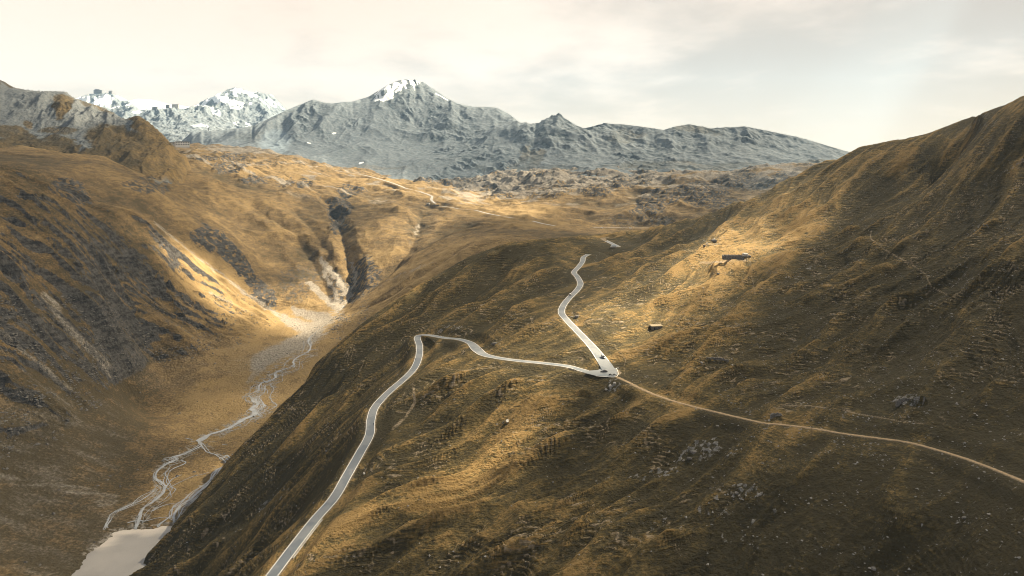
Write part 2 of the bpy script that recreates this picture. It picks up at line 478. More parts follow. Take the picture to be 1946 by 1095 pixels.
def stroke(Lr, lines, warp=5.0, seed=70, wl=30.0):
    """strokes on the ground: (list of photo points, half width in photo px at start, at end, weight)"""
    px = Lr.PX + warp * fbm(Lr.X / wl, Lr.D / wl, 3, seed)
    py = Lr.PY + 0.6 * warp * fbm(Lr.X / wl, Lr.D / wl, 3, seed + 5)
    r = np.zeros(Lr.shape)
    for pts, w0, w1, wt in lines:
        n = len(pts) - 1
        for i in range(n):
            (ax, ay), (bx, by) = pts[i], pts[i + 1]
            ex, ey = bx - ax, by - ay
            t = np.clip(((px - ax) * ex + (py - ay) * ey) / (ex * ex + ey * ey), 0, 1)
            dd = np.hypot(px - ax - t * ex, py - ay - t * ey)
            wd = w0 + (w1 - w0) * (i + t) / n
            r = np.maximum(r, wt * sstep(1.5 - dd / wd, 0, 1.1))
    return r


# ================================================================== hillside
X, Y = N.X, N.D
base = N.Z.copy()
th = np.radians(np.clip(31 + (Y - 300) * 0.03, 28, 52))
th0 = math.radians(31)
wx = 26 * fbm(X / 150, Y / 150, 3, 3); wy = 26 * fbm(X / 150, Y / 150, 3, 9)
a1, b1 = X * math.cos(th0) + Y * math.sin(th0), -X * math.sin(th0) + Y * math.cos(th0)
t2 = math.radians(50)
a2, b2 = X * math.cos(t2) + Y * math.sin(t2), -X * math.sin(t2) + Y * math.cos(t2)
wfar = sstep(Y, 430, 620) * (1 - sstep(N.PX, 1380, 1640))
sp1 = ridged((a1 + wx) / 170, (b1 + wy * 0.55) / 40, 3, 21, 0.45)
sp2 = ridged((a2 + wx) / 230, (b2 + wy * 0.55) / 48, 3, 24, 0.45)
spur = sp1 * (1 - wfar) + sp2 * wfar
fn1 = fbm((a1 + wx) / 60, (b1 + wy) / 11, 3, 31); fn2 = fbm((a2 + wx) / 70, (b2 + wy) / 13, 3, 33)
fine = fn1 * (1 - wfar) + fn2 * wfar
big = fbm(X / 160, Y / 160, 3, 14)
nearroad = np.full(N.shape, 1e6)
road_z = np.zeros(N.shape)
wsum = np.zeros(N.shape)
for ln in (lower3, upper3, topend3, None):
    if ln is None:
        dd = np.maximum(np.hypot(X - PAD[0], Y - PAD[1]) - 4.5, 0); hz = np.full(N.shape, -127.1)
    else:
        dd, hz = N.dist(ln, 55)
    nearroad = np.minimum(nearroad, dd)
    wgt = 1 / (np.maximum(dd - 2.5, 0) ** 3 + 0.5)
    road_z += wgt * hz; wsum += wgt
road_z /= wsum
trail_d, trail_z = N.dist(trail3, 45)
keep = (0.12 + 0.88 * sstep(nearroad, 6, 50)) * (0.3 + 0.7 * sstep(trail_d, 3, 40))
right = sstep(N.PX, 1150, 1600)
calm = 1 - 0.45 * right * sstep(N.PY, 560, 760)
calm = calm * (1 - 0.45 * sstep(N.PX, 1600, 1800) * (1 - sstep(N.PY, 230, 360)))
calm = calm * (1 - 0.65 * sstep(N.PX, 1450, 1700) * (1 - sstep(N.PY, 330, 520)))
sb1 = ridged((a1 + wx) / 75, (b1 + wy * 0.8) / 15, 3, 27, 0.5); sb2 = ridged((a2 + wx) / 95, (b2 + wy * 0.8) / 18, 3, 29, 0.5)
sub = sb1 * (1 - wfar) + sb2 * wfar
N.Z += keep * calm * (14.5 * (spur - 0.42) + 3.4 * (sub - 0.4) + 1.3 * fine + 5.0 * big)
# cattle terraces along the contours, in patches, mostly on the flanks of the spurs
flank = np.gradient(spur, axis=1)
flank = -np.sign(flank) * np.sqrt(np.abs(flank) / (np.abs(flank).mean() * 2 + 1e-9))
tpatch = sstep(fbm(X / 45, Y / 45, 3, 41) + 0.32 * np.clip(flank, -1, 1), -0.12, 0.30)
tpatch = tpatch * (0.35 + 0.65 * sstep(fbm(X / 17, Y / 17, 3, 43), -0.3, 0.15))
tpatch = tpatch * (1 - 0.75 * sstep(N.PX, 1250, 1550) * sstep(N.PY, 700, 860))
N.m['terr'] = tpatch
tz = N.Z / 1.35 + 0.55 * fbm(X / 9, Y / 9, 3, 44) + 1.0 * fbm(X / 28, Y / 28, 2, 46)
fr = tz - np.floor(tz)
saw = np.where(fr < 0.72, fr / 0.72, (1 - fr) / 0.28) - 0.5
fade = 1 - 0.75 * sstep(Y, 600, 1000)
N.Z += keep * fade * (0.10 + 0.90 * tpatch) * 1.0 * saw
line = sstep(np.abs(fr - 0.70), 0.20, 0.06) * tpatch * fade * sstep(nearroad, 5, 9)
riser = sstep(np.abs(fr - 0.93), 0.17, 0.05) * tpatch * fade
web = sstep(np.abs(fbm(X / 13, Y / 13, 3, 48)), 0.05, 0.015) * tpatch * fade * sstep(nearroad, 5, 9)
t2z = N.Z / 0.62 + 0.9 * fbm(X / 6, Y / 6, 3, 49)
f2 = t2z - np.floor(t2z)
rr2 = sstep(N.PX, 1150, 1500) * sstep(N.PY, 480, 640) * sstep(fbm(X / 24, Y / 24, 3, 45), -0.35, 0.1)
N.Z += keep * rr2 * 0.34 * (np.where(f2 < 0.7, f2 / 0.7, (1 - f2) / 0.3) - 0.5)
riser = np.maximum(riser, 0.8 * rr2 * sstep(np.abs(f2 - 0.9), 0.2, 0.06))
line = np.maximum(line, 0.35 * rr2 * sstep(np.abs(f2 - 0.68), 0.2, 0.06))
# small humps and tussocks
hum = fbm(X / 5.0, Y / 5.0, 3, 61, 0.6)
N.Z += keep * (0.42 + 0.3 * right) * hum * (1 - 0.4 * sstep(Y, 700, 1000))
# rocky ground
rockN = blob(N, [(1330, 860, 48, 26, -25, 1), (1265, 895, 40, 16, -30, .9), (1215, 905, 30, 14, -30, .8), (1395, 865, 28, 10, -25, .8), (1400, 940, 60, 24, -5, .9), (1410, 990, 90, 45, -10, .62),
                 (1300, 985, 90, 26, -10, .6), (1490, 810, 40, 10, 10, .8), (1470, 822, 40, 14, 15, .8), (1640, 850, 70, 20, 12, .62), (1730, 765, 48, 18, 10, 1), (1720, 800, 60, 14, 12, .6), (1665, 735, 22, 12, 30, .7),
                 (1835, 985, 32, 10, -15, .9), (1880, 1060, 60, 24, 0, .5), (1660, 1085, 20, 14, 0, .8), (1860, 240, 60, 12, -20, .8), (1800, 290, 70, 12, -22, .55), (1930, 315, 40, 14, -30, .8), (1870, 435, 90, 14, -28, .6),
                 (1560, 420, 120, 10, -22, .35), (1520, 520, 60, 14, -32, .7), (1600, 460, 80, 12, -32, .6), (1700, 570, 110, 14, -30, .5), (1800, 545, 70, 20, -25, .6), (1760, 530, 16, 26, 15, .7), (1870, 600, 70, 16, -20, .5),
                 (1165, 735, 16, 16, 0, 1), (1100, 728, 22, 10, 0, .5), (1150, 665, 26, 9, 40, .6), (850, 628, 40, 9, -12, .9), (940, 655, 24, 7, -35, .7), (1000, 672, 50, 8, 5, .6), (1010, 480, 120, 12, -4, .55), (900, 505, 50, 10, -25, .5),
                 (830, 745, 60, 7, -35, .6), (790, 780, 40, 7, -50, .55), (960, 800, 22, 5, -20, .8), (1180, 890, 70, 10, -30, .6), (520, 950, 60, 12, -45, .7), (460, 990, 60, 10, -40, .6), (620, 860, 14, 5, -30, .7), (690, 900, 16, 5, -30, .7),
                 (1345, 555, 50, 18, 15, .35), (1330, 690, 14, 8, 0, .8), (1357, 458, 22, 9, -15, .9), (1095, 600, 14, 12, 30, .7), (600, 720, 40, 8, -40, .5), (470, 870, 40, 8, -45, .5), (1130, 500, 40, 10, -30, .35), (1110, 525, 16, 12, 30, .4)],
             14, 51, 14)
rockN = rockN * sstep(fbm(X / 13, Y / 8, 4, 75, 0.65) + 0.45 * rockN, 0.05, 0.75)
speck = sstep(fbm(X / 2.2, Y / 2.2, 3, 77), 0.05, 0.36)
N.Z += keep * rockN * (1.5 * np.abs(fbm(X / 7, Y / 7, 4, 80, 0.6)) + 0.5 * speck)
# dug-out hollows with a bank behind them
def pit(px, py, w, dp, z=None):
    c0 = N.hit(px, py)
    uu = (X - c0[0]) / w; vv = (Y - c0[1]) / dp
    r = np.sqrt(uu * uu + (vv * 1.0) ** 2)
    k = 1 - sstep(r, 0.75, 1.0)
    N.Z[:] = N.Z * (1 - k) + np.minimum(N.Z, c0[2] - 0.6) * k
pit(1362, 693, 9.0, 6.0)
pit(1474, 799, 4.5, 5.0)
pit(1726, 772, 9.0, 5.0)
pit(1357, 462, 10.0, 9.0)
pit(1100, 755, 7.0, 5.0)
pit(1392, 492, 12.0, 6.0)
# road bench and footpath
k = 1 - sstep(nearroad, 4.0, 15.0)
N.Z = N.Z * (1 - k) + (road_z - 0.25) * k
k = (1 - sstep(trail_d, 1.4, 11.0)) * (1 - (nearroad < 8))
N.Z = N.Z * (1 - k) + (trail_z - 0.2) * k
N.Z -= 55 * sstep(N.PX, 1955, 2330)
N.skyline([c for c in CREST if c[0] >= 560 and c[0] <= 1950], 0.05, 1.0, 15)

bare = 1 - sstep(nearroad, 3.0, 4.4 + 1.6 * fbm(X / 6, Y / 6, 2, 4))
trail_m = (1 - sstep(trail_d + 0.5 * fbm(X / 3, Y / 3, 2, 12), 0.8, 1.9)) * (trail_d < 10)
tone = 0.44 + 0.95 * (spur - 0.45) + 0.6 * (sub - 0.42) + 0.3 * fine + 0.4 * big + 0.25 * fbm(X / 30, Y / 30, 4, 90) - 0.16 * tpatch - 0.7 * riser  # crests golden, flanks darker: light and shade of the relief put into the tone
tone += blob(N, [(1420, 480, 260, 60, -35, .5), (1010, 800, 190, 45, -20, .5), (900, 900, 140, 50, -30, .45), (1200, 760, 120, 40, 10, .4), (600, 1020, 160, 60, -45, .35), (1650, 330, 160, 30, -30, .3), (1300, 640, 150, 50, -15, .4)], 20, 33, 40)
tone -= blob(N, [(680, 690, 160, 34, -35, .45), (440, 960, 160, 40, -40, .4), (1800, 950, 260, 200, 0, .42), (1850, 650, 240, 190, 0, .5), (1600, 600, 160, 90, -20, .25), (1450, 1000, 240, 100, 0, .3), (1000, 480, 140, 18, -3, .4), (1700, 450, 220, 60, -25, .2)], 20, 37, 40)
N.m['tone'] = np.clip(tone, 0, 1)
rk = np.clip(rockN * (0.35 + 0.9 * speck) + 0.55 * sstep(fbm(X / 1.8, Y / 1.8, 2, 99), 0.40, 0.6) * (0.25 + 0.75 * right) * sstep(N.PY, 420, 700), 0, 1)
N.m['rock'] = np.clip(rk, 0, 1) * (1 - bare)
tracks = stroke(N, [([(785, 735), (788, 765), (770, 795), (745, 815)], 2.6, 3, .7), ([(838, 699), (880, 704), (960, 697)], 1.6, 1, .5), ([(1655, 440), (1654, 452), (1690, 480), (1728, 500), (1758, 520), (1770, 545), (1800, 560)], 1.4, 1.6, .75),
                    ([(1480, 772), (1540, 771), (1600, 780), (1660, 792), (1720, 803), (1760, 806)], 1.5, 1.2, .7), ([(1188, 712), (1186, 695), (1190, 684), (1176, 668), (1168, 655)], 1.3, .8, .6), ([(1425, 490), (1430, 530), (1434, 560)], 1, .8, .6),
                    ([(1330, 500), (1380, 497), (1420, 494)], 3, 3, .6), ([(1060, 700), (1180, 745)], .8, .8, .2)], 2.5, 71, 12)
N.m['bare'] = np.clip(np.maximum(np.maximum(np.maximum(bare * 0.75, trail_m), tracks * (0.9 + 0.8 * fbm(X / 7, Y / 7, 3, 95))), 0.8 * line * (0.65 + fbm(X / 11, Y / 11, 2, 96)) + 0.4 * web), 0, 1)

# ================================================================== valley and pass
X, Y = G.X, G.D
PXg, PYg = G.PX, G.PY
GORGE = G.line([(622, 372), (636, 398), (648, 425), (653, 455), (662, 485), (668, 512), (668, 540), (658, 562), (648, 582), (632, 600)])
g1, g1z = G.dist(GORGE, 260)
carves = [(G.line([(480, 392), (520, 420), (560, 445), (590, 480), (612, 520), (628, 560)]), 14, 45), (G.line([(800, 405), (795, 430), (778, 465), (755, 495), (735, 515), (700, 545)]), 12, 40),
          (G.line([(420, 330), (470, 350), (540, 365), (610, 380)]), 6, 40), (G.line([(560, 400), (590, 430), (625, 480), (645, 520)]), 7, 25), (G.line([(860, 480), (800, 520), (740, 560), (700, 580)]), 8, 30),
          (G.line([(100, 345), (150, 375), (200, 378)]), 7, 40), (G.line([(900, 420), (840, 440), (800, 470)]), 5, 30)]
fb = fbm(X / 260, Y / 260, 4, 101)
rg = ridged((X + 60 * fb) / 300, (Y + 60 * fb) / 300, 4, 105)
flat = np.maximum(sstep(Y - 0.25 * X, 1330, 1000) * sstep(PYg, 560, 640) * sstep(PXg, 250 + 0.0 * Y, 420), 0)
lake_near = sstep(X, -420, -330) * (Y < 760)
plain = np.clip(sstep(-255 - G.Z, -6, 4), 0, 1)                        # valley floor below this level is flat
amp = (1 - 0.97 * plain)
far = sstep(Y, 1250, 1700)
G.Z += amp * far * (26 * fb + 20 * (rg - 0.4) + 5 * fbm(X / 60, Y / 60, 4, 110))
G.Z += amp * (1 - far) * (9 * fbm(X / 120, Y / 120, 4, 115))
# hummocky moraine relief towards the pass
hm = sstep(Y, 1700, 2200)
G.Z += hm * (14 * np.abs(fbm(X / 130, Y / 130, 4, 120)) + 5 * fbm(X / 40, Y / 40, 3, 121))
gd = np.clip(1 - (g1 + 9 * np.abs(fbm(X / 45, Y / 45, 3, 124))) / (32 + 12 * fbm(X / 50, Y / 50, 3, 125)), 0, 1)
G.Z -= 23 * gd ** 1.1 * sstep(G.Z, -262, -225)
gs = np.zeros(G.shape)
RAV = np.array([at(a, 400, d) for a, d in ((270, 1205), (300, 1228), (345, 1258), (400, 1282), (460, 1300), (530, 1308), (570, 1300))])
dd, _ = G.dist(RAV, 90)
q = np.clip(1 - dd / (34 * (1 + 0.3 * fbm(X / 40, Y / 40, 3, 127))), 0, 1)
G.Z -= 30 * q * sstep(G.Z, -262, -235)
gs = np.maximum(gs, q)
for ln, dp, wd in carves:
    dd, _ = G.dist(ln, wd * 2)
    q = np.clip(1 - dd / (wd * (1 + 0.35 * fbm(X / 40, Y / 40, 3, 126))), 0, 1)
    G.Z -= dp * q ** 1.2
    gs = np.maximum(gs, q)
# left slope: rock ribs and chutes down the fall line
left = sstep(620 - PXg, 0, 140) * sstep(1330 - Y, 0, 60) * (1 - plain)
ribs = ridged((X + 0.35 * Y + 30 * fb) / 330, (Y - 0.3 * X + 25 * fbm(X / 90, Y / 90, 3, 130)) / 62, 4, 131, 0.5)
rockG = blob(G, [(75, 425, 75, 55, 35, 1), (130, 470, 50, 30, 40, .9), (215, 515, 100, 52, 38, 1), (300, 560, 95, 34, 38, 1), (250, 600, 60, 26, 40, .9), (370, 580, 75, 22, 35, 1), (40, 560, 50, 100, 10, 1), (60, 620, 30, 40, 0, .9), (110, 600, 30, 55, -25, .8), (480, 625, 60, 22, 25, .9), (440, 600, 45, 20, 30, .9),
                 (0, 480, 30, 90, 0, .8), (290, 480, 40, 26, 45, .7), (160, 372, 30, 16, 25, .5)], 26, 141, 60)
rockG = rockG * sstep(0.9 * ridged((X + 0.4 * Y) / 150, (Y - 0.35 * X) / 48, 4, 143, 0.55) + 0.5 * fbm(X / 26, Y / 26, 4, 144, 0.6) + 0.45 * (rockG - 1), 0.40, 0.62)
G.Z += left * (16 * (ribs - 0.45)) + rockG * left * (20 * (ridged(X / 70, Y / 45, 4, 145, 0.6) - 0.35) + 7 * fbm(X / 14, Y / 14, 4, 147, 0.6))
rockFar = blob(G, [(430, 480, 70, 18, 48, 1), (400, 460, 40, 18, 40, 1), (470, 520, 50, 14, 48, 1), (510, 570, 36, 12, 40, .9), (645, 400, 22, 40, 15, 1), (135, 360, 40, 22, 25, .8), (150, 372, 30, 12, 25, .9), (280, 355, 50, 12, 10, .6), (300, 340, 20, 12, 0, .7), (440, 318, 40, 12, 0, .7),
                   (480, 345, 24, 10, 0, .8), (540, 345, 24, 9, 0, .6), (670, 360, 26, 10, 0, .7), (690, 530, 28, 50, 20, .7), (640, 545, 14, 40, -10, .6), (560, 540, 40, 40, 0, .5), (590, 530, 30, 24, 0, .5), (880, 340, 40, 22, 0, .9), (960, 345, 60, 16, 0, 1), (1010, 340, 60, 18, 0, .9), (950, 365, 24, 12, 0, .8),
                   (1040, 360, 60, 20, 0, .6), (1130, 350, 40, 24, 0, .7), (1200, 340, 60, 18, 0, .9), (1260, 375, 50, 18, -10, .7), (1230, 395, 36, 14, 0, .8), (1330, 365, 60, 22, 0, .8), (1420, 345, 80, 16, 0, .9), (1500, 340, 60, 14, 0, .8), (1200, 420, 60, 12, 0, .5), (1380, 390, 50, 14, 0, .6), (1250, 420, 40, 12, 0, .6),
                   (760, 325, 60, 10, 0, .6), (830, 335, 50, 14, 0, .8), (420, 300, 60, 8, 0, .7), (520, 310, 80, 8, 0, .5), (580, 350, 16, 7, 0, .8), (780, 450, 12, 40, 10, .4)], 22, 151, 90)
foot = sstep(Y, 2000, 2650) * sstep(PXg, 780, 980)
rockFar = np.maximum(rockFar, foot * sstep(fbm(X / 170, Y / 170, 4, 152, 0.6) + 0.35 * foot, 0.05, 0.40))
rr = ridged(X / 90, Y / 90, 5, 155, 0.6)
G.Z += rockFar * far * (20 * (rr - 0.3) + 5 * fbm(X / 22, Y / 22, 3, 156, 0.6)) * amp
G.Z += (1 - plain) * (1.1 * fbm(X / 18, Y / 18, 4, 158, 0.6)) * (1 - 0.6 * far)
G.Z += plain * 0.25 * fbm(X / 12, Y / 12, 3, 159)
# lake basin: shore line traced on the ground plane
LZ = -290.0
shore = [(60, 1190), (100, 1130), (136, 1092), (160, 1062), (176, 1043), (196, 1032), (214, 1012), (240, 1007), (262, 1003), (290, 1004), (312, 999), (330, 997), (345, 990), (520, 1000), (520, 1200)]
SH = np.array([at(a, b, LZ * F / (HOR - b)) for a, b in shore])
inside = np.zeros(G.shape, bool)
for (ax, ay, _), (bx, by, _) in zip(SH, np.roll(SH, -1, 0)):
    cnd = ((ay > Y) != (by > Y)) & (X < (bx - ax) * (Y - ay) / (by - ay + 1e-12) + ax)
    inside ^= cnd
sd, _ = G.dist(np.vstack([SH, SH[:1]]), 60)
sdist = np.where(inside, -sd, sd) + 4.5 * fbm(X / 14, Y / 9, 5, 160, 0.65)
near = Y < 760
lakez = LZ + np.clip(sdist, -12, 60) * np.where(sdist > 0, 0.05, 0.16)
G.Z = np.where(near & (sdist < 0), lakez, np.where(near, np.maximum(G.Z, LZ + np.clip(sdist, 0, 8) * 0.05), G.Z))
# roads across the pass
FAR_ROADS = [[(585, 313), (600, 317), (640, 325), (690, 333), (730, 343), (770, 357), (800, 366), (815, 370), (821, 374), (820, 379), (826, 388), (829, 389.5)],
             [(838, 392), (870, 396), (905, 401), (935, 408), (975, 415)], [(1012, 420), (1030, 425), (1054, 430)], [(1128, 432), (1150, 433), (1200, 433.5), (1240, 434)]]
G_sm = G.Z.copy()
far3 = [catmull(G.line(x), 4.0) for x in FAR_ROADS]
for ln in far3:
    z = ln[:, 2].copy()
    ker = np.ones(25) / 25
    ln[:, 2] = np.convolve(np.pad(z, 12, mode='edge'), ker, 'valid')
    dd, hz = G.dist(ln, 30)
    k = 1 - sstep(dd, 6, 22)
    G.Z = G.Z * (1 - k) + (hz - 0.4) * k

slope = np.hypot(np.gradient(G.Z, axis=0) / np.gradient(Y, axis=0), np.gradient(G.Z, axis=1) / np.gradient(X, axis=1))
sl = sstep(slope, 1.25, 1.8)
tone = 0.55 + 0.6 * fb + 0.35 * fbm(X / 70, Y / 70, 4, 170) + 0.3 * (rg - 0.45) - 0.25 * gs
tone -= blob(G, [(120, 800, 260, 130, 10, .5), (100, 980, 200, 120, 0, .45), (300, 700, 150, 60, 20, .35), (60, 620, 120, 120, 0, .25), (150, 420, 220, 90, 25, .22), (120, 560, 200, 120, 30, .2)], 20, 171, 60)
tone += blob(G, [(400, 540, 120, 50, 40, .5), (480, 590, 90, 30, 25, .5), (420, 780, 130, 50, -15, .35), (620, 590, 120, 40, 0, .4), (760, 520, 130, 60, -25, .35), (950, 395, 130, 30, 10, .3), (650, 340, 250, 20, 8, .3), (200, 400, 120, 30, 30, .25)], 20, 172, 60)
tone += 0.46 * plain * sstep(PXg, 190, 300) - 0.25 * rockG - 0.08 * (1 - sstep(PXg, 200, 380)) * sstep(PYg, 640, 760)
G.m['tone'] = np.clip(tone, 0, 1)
sp = sstep(fbm(X / 9, Y / 9, 4, 175, 0.6), -0.25, 0.1)
dark = np.maximum(rockG * left, rockFar * 0.9)
G.m['rock'] = np.clip(np.maximum(dark * (0.25 + 0.85 * sp), sl * 0.9) + gd ** 1.5 * 0.55 * sp, 0, 1) * (1 - plain * 0.8)
scree = stroke(G, [([(88, 562), (120, 610), (160, 655), (200, 690)], 9, 12, .9), ([(120, 600), (150, 640), (190, 690), (210, 720)], 4, 3, .7), ([(0, 630), (40, 665), (90, 705), (130, 740)], 5, 8, .8), ([(0, 660), (60, 720), (140, 770)], 5, 5, .5), ([(150, 560), (260, 640), (360, 690), (440, 700)], 10, 26, .28),
                   ([(290, 420), (345, 465), (400, 507), (460, 552), (530, 600)], 2.2, 3.5, .85), ([(400, 560), (440, 580)], 8, 3, .8), ([(330, 690), (400, 700), (470, 690)], 26, 20, .35), ([(0, 905), (90, 925), (160, 935), (215, 950)], 10, 16, .6), ([(110, 925), (180, 945), (205, 965)], 9, 13, .62),
                   ([(610, 490), (632, 520), (650, 540), (662, 560)], 4, 7, .95), ([(590, 540), (612, 562), (636, 580)], 6, 9, .95), ([(615, 500), (620, 530), (640, 560), (640, 585)], 5, 6, .8), ([(650, 560), (672, 545), (676, 520), (668, 500)], 4, 3, .85), ([(560, 590), (590, 600), (620, 606)], 7, 12, .95),
                   ([(540, 605), (570, 620), (600, 630)], 8, 16, .9), ([(610, 612), (590, 640), (560, 655), (520, 672), (490, 690)], 14, 18, .9), ([(490, 690), (485, 710), (470, 725)], 16, 5, .6), ([(640, 590), (668, 560)], 3, 3, .9), ([(795, 430), (790, 445)], 3, 3, .7), ([(820, 500), (740, 530), (720, 545)], 1.6, 1.6, .5)], 9, 72, 18)
lf_ = 1 - sstep(PXg, 420, 500)
scree *= 1 - lf_ + lf_ * np.clip(0.62 + 0.9 * fbm((X + 0.4 * Y) / 40, (Y - 0.4 * X) / 7, 4, 174, 0.6), 0, 1)
scree = np.maximum(scree, blob(G, [(90, 790, 170, 46, 12, .2), (60, 1000, 170, 90, 0, .22), (300, 700, 100, 40, 15, .26), (450, 665, 90, 26, 18, .24), (400, 690, 80, 30, 10, .24), (500, 283, 130, 10, 0, .6), (960, 335, 60, 6, 0, .5), (880, 372, 50, 5, 20, .6)], 24, 173, 50))
scree = np.maximum(scree, 0.42 * (1 - sstep(PXg, 190, 330)) * sstep(PYg, 680, 780) * (0.6 + 0.8 * fbm((X + .3 * Y) / 50, Y / 14, 4, 176)))
scree = np.maximum(scree, hm * sstep(fbm(X / 110, Y / 60, 4, 178) + 0.45 * foot, 0.1, 0.4) * 0.7)
bars = stroke(G, [([(640, 598), (612, 622), (586, 646), (589, 665), (560, 683), (525, 708), (496, 729), (490, 743), (474, 751), (489, 768), (485, 787), (449, 806), (424, 819), (377, 839)], 20, 11, .85), ([(500, 722), (519, 738), (520, 757), (524, 772), (490, 789)], 11, 11, .75),
                    ([(377, 839), (345, 865), (299, 896), (306, 919), (293, 952), (262, 992)], 9, 18, .7), ([(384, 846), (424, 872), (441, 879), (404, 915), (362, 950), (332, 981)], 8, 18, .7), ([(297, 929), (241, 963), (206, 990)], 5, 8, .5)], 9, 74, 14)
bars *= sstep(fbm((X - 0.5 * Y) / 16, (Y + 0.5 * X) / 5, 4, 182, 0.6), -0.12, 0.2)
G.m['bare'] = np.clip(np.maximum(scree, bars), 0, 1)
stony = sstep(fbm(X / 4.2, Y / 4.2, 3, 179), 0.28, 0.5) * (1 - plain) * (Y < 1300)
G.m['rock'] = np.clip(G.m['rock'] + 0.4 * stony, 0, 1)
wet = (1 - sstep(sdist, 0.5, 9)) * near
G.m['bare'] = np.maximum(G.m['bare'], 0.9 * wet * (Y > 525) * sstep(fbm(X / 5, Y / 3, 4, 181), -0.2, 0.15))
G.m['wet'] = np.clip(wet * (Y < 525), 0, 1)

# ================================================================== grey mountain on the left
X, Y = L.X, L.D
fb = fbm(X / 240, Y / 240, 4, 201)
gul = ridged((X + 0.2 * Y + 50 * fb) / 110, (Y - 0.2 * X) / 330, 4, 203, 0.55)
L.Z += 26 * (gul - 0.42) + 14 * fb + 5 * fbm(X / 35, Y / 35, 4, 207, 0.6) + 2.0 * fbm(X / 9, Y / 9, 3, 208)
L.Z -= 160 * sstep(1480 - Y, 0, 220) + 260 * sstep(L.PX, 352, 425)
L.skyline(L_RIDGE, 0.06, 1.0, 7)
sp = sstep(fbm(X / 30, Y / 30, 4, 210, 0.6), -0.1, 0.25)
veg = blob(L, [(40, 285, 60, 30, 0, 1), (20, 250, 40, 12, 15, .7), (115, 205, 16, 24, 20, .9), (120, 190, 24, 12, 0, .8), (110, 285, 40, 30, 0, .8), (55, 235, 12, 12, 0, .7), (250, 290, 90, 40, 25, 1), (220, 260, 30, 22, 0, .9), (285, 255, 40, 24, 50, 1), (310, 285, 40, 24, 45, 1), (200, 300, 60, 22, 0, .9), (240, 215, 50, 9, 28, .7),
               (20, 160, 30, 8, 25, .6), (110, 248, 36, 7, 0, .6), (150, 315, 200, 14, 0, .8), (0, 320, 80, 14, 0, .9), (180, 200, 40, 6, 28, .5), (-200, 260, 150, 60, 0, .6), (130, 268, 14, 8, 0, .8), (360, 320, 50, 40, 0, 1)], 20, 211, 70)
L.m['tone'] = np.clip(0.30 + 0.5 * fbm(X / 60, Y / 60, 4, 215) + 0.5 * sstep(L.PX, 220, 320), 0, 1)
L.m['rock'] = np.clip((1 - veg) * 0.9 * (0.55 + 0.45 * sp), 0, 1)
L.m['bare'] = np.clip((1 - veg) * (1 - 0.6 * sp), 0, 1)

# ================================================================== far range
X, Y = FR.X, FR.D
fb = fbm(X / 600, Y / 600, 4, 301)
gul = ridged((X + 110 * fb) / 340, (Y + 160 * fb) / 800, 4, 303, 0.48)
gul2 = ridged((X + 0.45 * Y + 60 * fb) / 120, (Y - 0.4 * X) / 260, 4, 305, 0.6)
crag = fbm(X / 90, Y / 90, 5, 307, 0.62)
hgt = sstep(FR.Z, -60, 250)
rightF = sstep(FR.PX, 940, 1060)
FR.Z += (0.3 + 0.7 * hgt) * (50 * (gul - 0.42) + (5 + 9 * rightF) * (gul2 - 0.4)) + (3 + 4 * rightF) * crag + 1.6 * fbm(X / 26, Y / 26, 4, 309, 0.6)
FR.skyline(F_RIDGE, 0.07, 1.0, 5)
craggy = blob(FR, [(790, 190, 60, 40, 20, .9), (800, 230, 70, 40, 10, .7), (860, 230, 60, 30, 20, .7), (640, 225, 60, 20, 15, .6), (590, 215, 50, 20, 10, .6), (570, 240, 30, 20, 30, .7), (600, 250, 40, 20, 20, .6), (740, 235, 40, 10, 20, .6), (1060, 240, 40, 34, 0, 1), (1040, 265, 70, 30, 0, .9), (1100, 275, 40, 24, 20, .8),
                   (880, 285, 60, 28, -15, .9), (930, 310, 70, 28, 0, .9), (880, 335, 60, 20, 0, .9), (1160, 245, 70, 18, 15, .8), (1270, 300, 120, 26, 5, .8), (1200, 315, 60, 20, 0, .8), (1400, 262, 70, 22, 20, .8), (1480, 280, 60, 24, 20, .7), (1330, 270, 80, 20, 10, .6), (1550, 300, 60, 14, 10, .6)], 26, 311, 160)
sp = sstep(fbm((X + 0.5 * Y) / 60, (Y - 0.4 * X) / 140, 5, 313, 0.62), -0.12, 0.22)
FR.Z += craggy * 24 * sstep(fbm(X / 140, Y / 140, 3, 316), -0.15, 0.35) * (ridged((X + 0.5 * Y) / 70, (Y - 0.5 * X) / 170, 4, 315, 0.6) - 0.35)
FR.m['rock'] = np.clip(0.55 + craggy * 0.4 * sp, 0, 1)
FR.m['bare'] = np.clip(0.9 - 0.85 * craggy * sp + 0.25 * fb, 0, 1)
FR.m['tone'] = np.clip(0.35 + 0.6 * fbm(X / 200, Y / 200, 4, 317), 0, 1)
vegF = blob(FR, [(1000, 295, 12, 22, 25, .6), (1020, 300, 10, 18, 25, .6), (1190, 260, 40, 14, 0, .4), (1320, 245, 50, 8, 10, .5), (500, 262, 60, 12, 0, .35), (1300, 315, 160, 8, 0, .5), (1000, 320, 120, 8, 0, .4), (1550, 315, 60, 10, 0, .6), (600, 320, 200, 6, 0, .4)], 18, 319, 120)
FR.m['rock'] *= 1 - vegF; FR.m['bare'] = FR.m['bare'] * (1 - vegF)
blue = blob(FR, [(523, 270, 30, 24, -15, .55)], 8, 323, 80)
FR.m['bare'] = np.maximum(FR.m['bare'], blue); FR.m['pale'] = blue
streak = sstep(ridged((X + 0.25 * Y) / 46, (Y - 0.2 * X) / 420, 3, 325, 0.6) + 0.5 * fbm(X / 60, Y / 60, 4, 327), 0.28, 0.55)
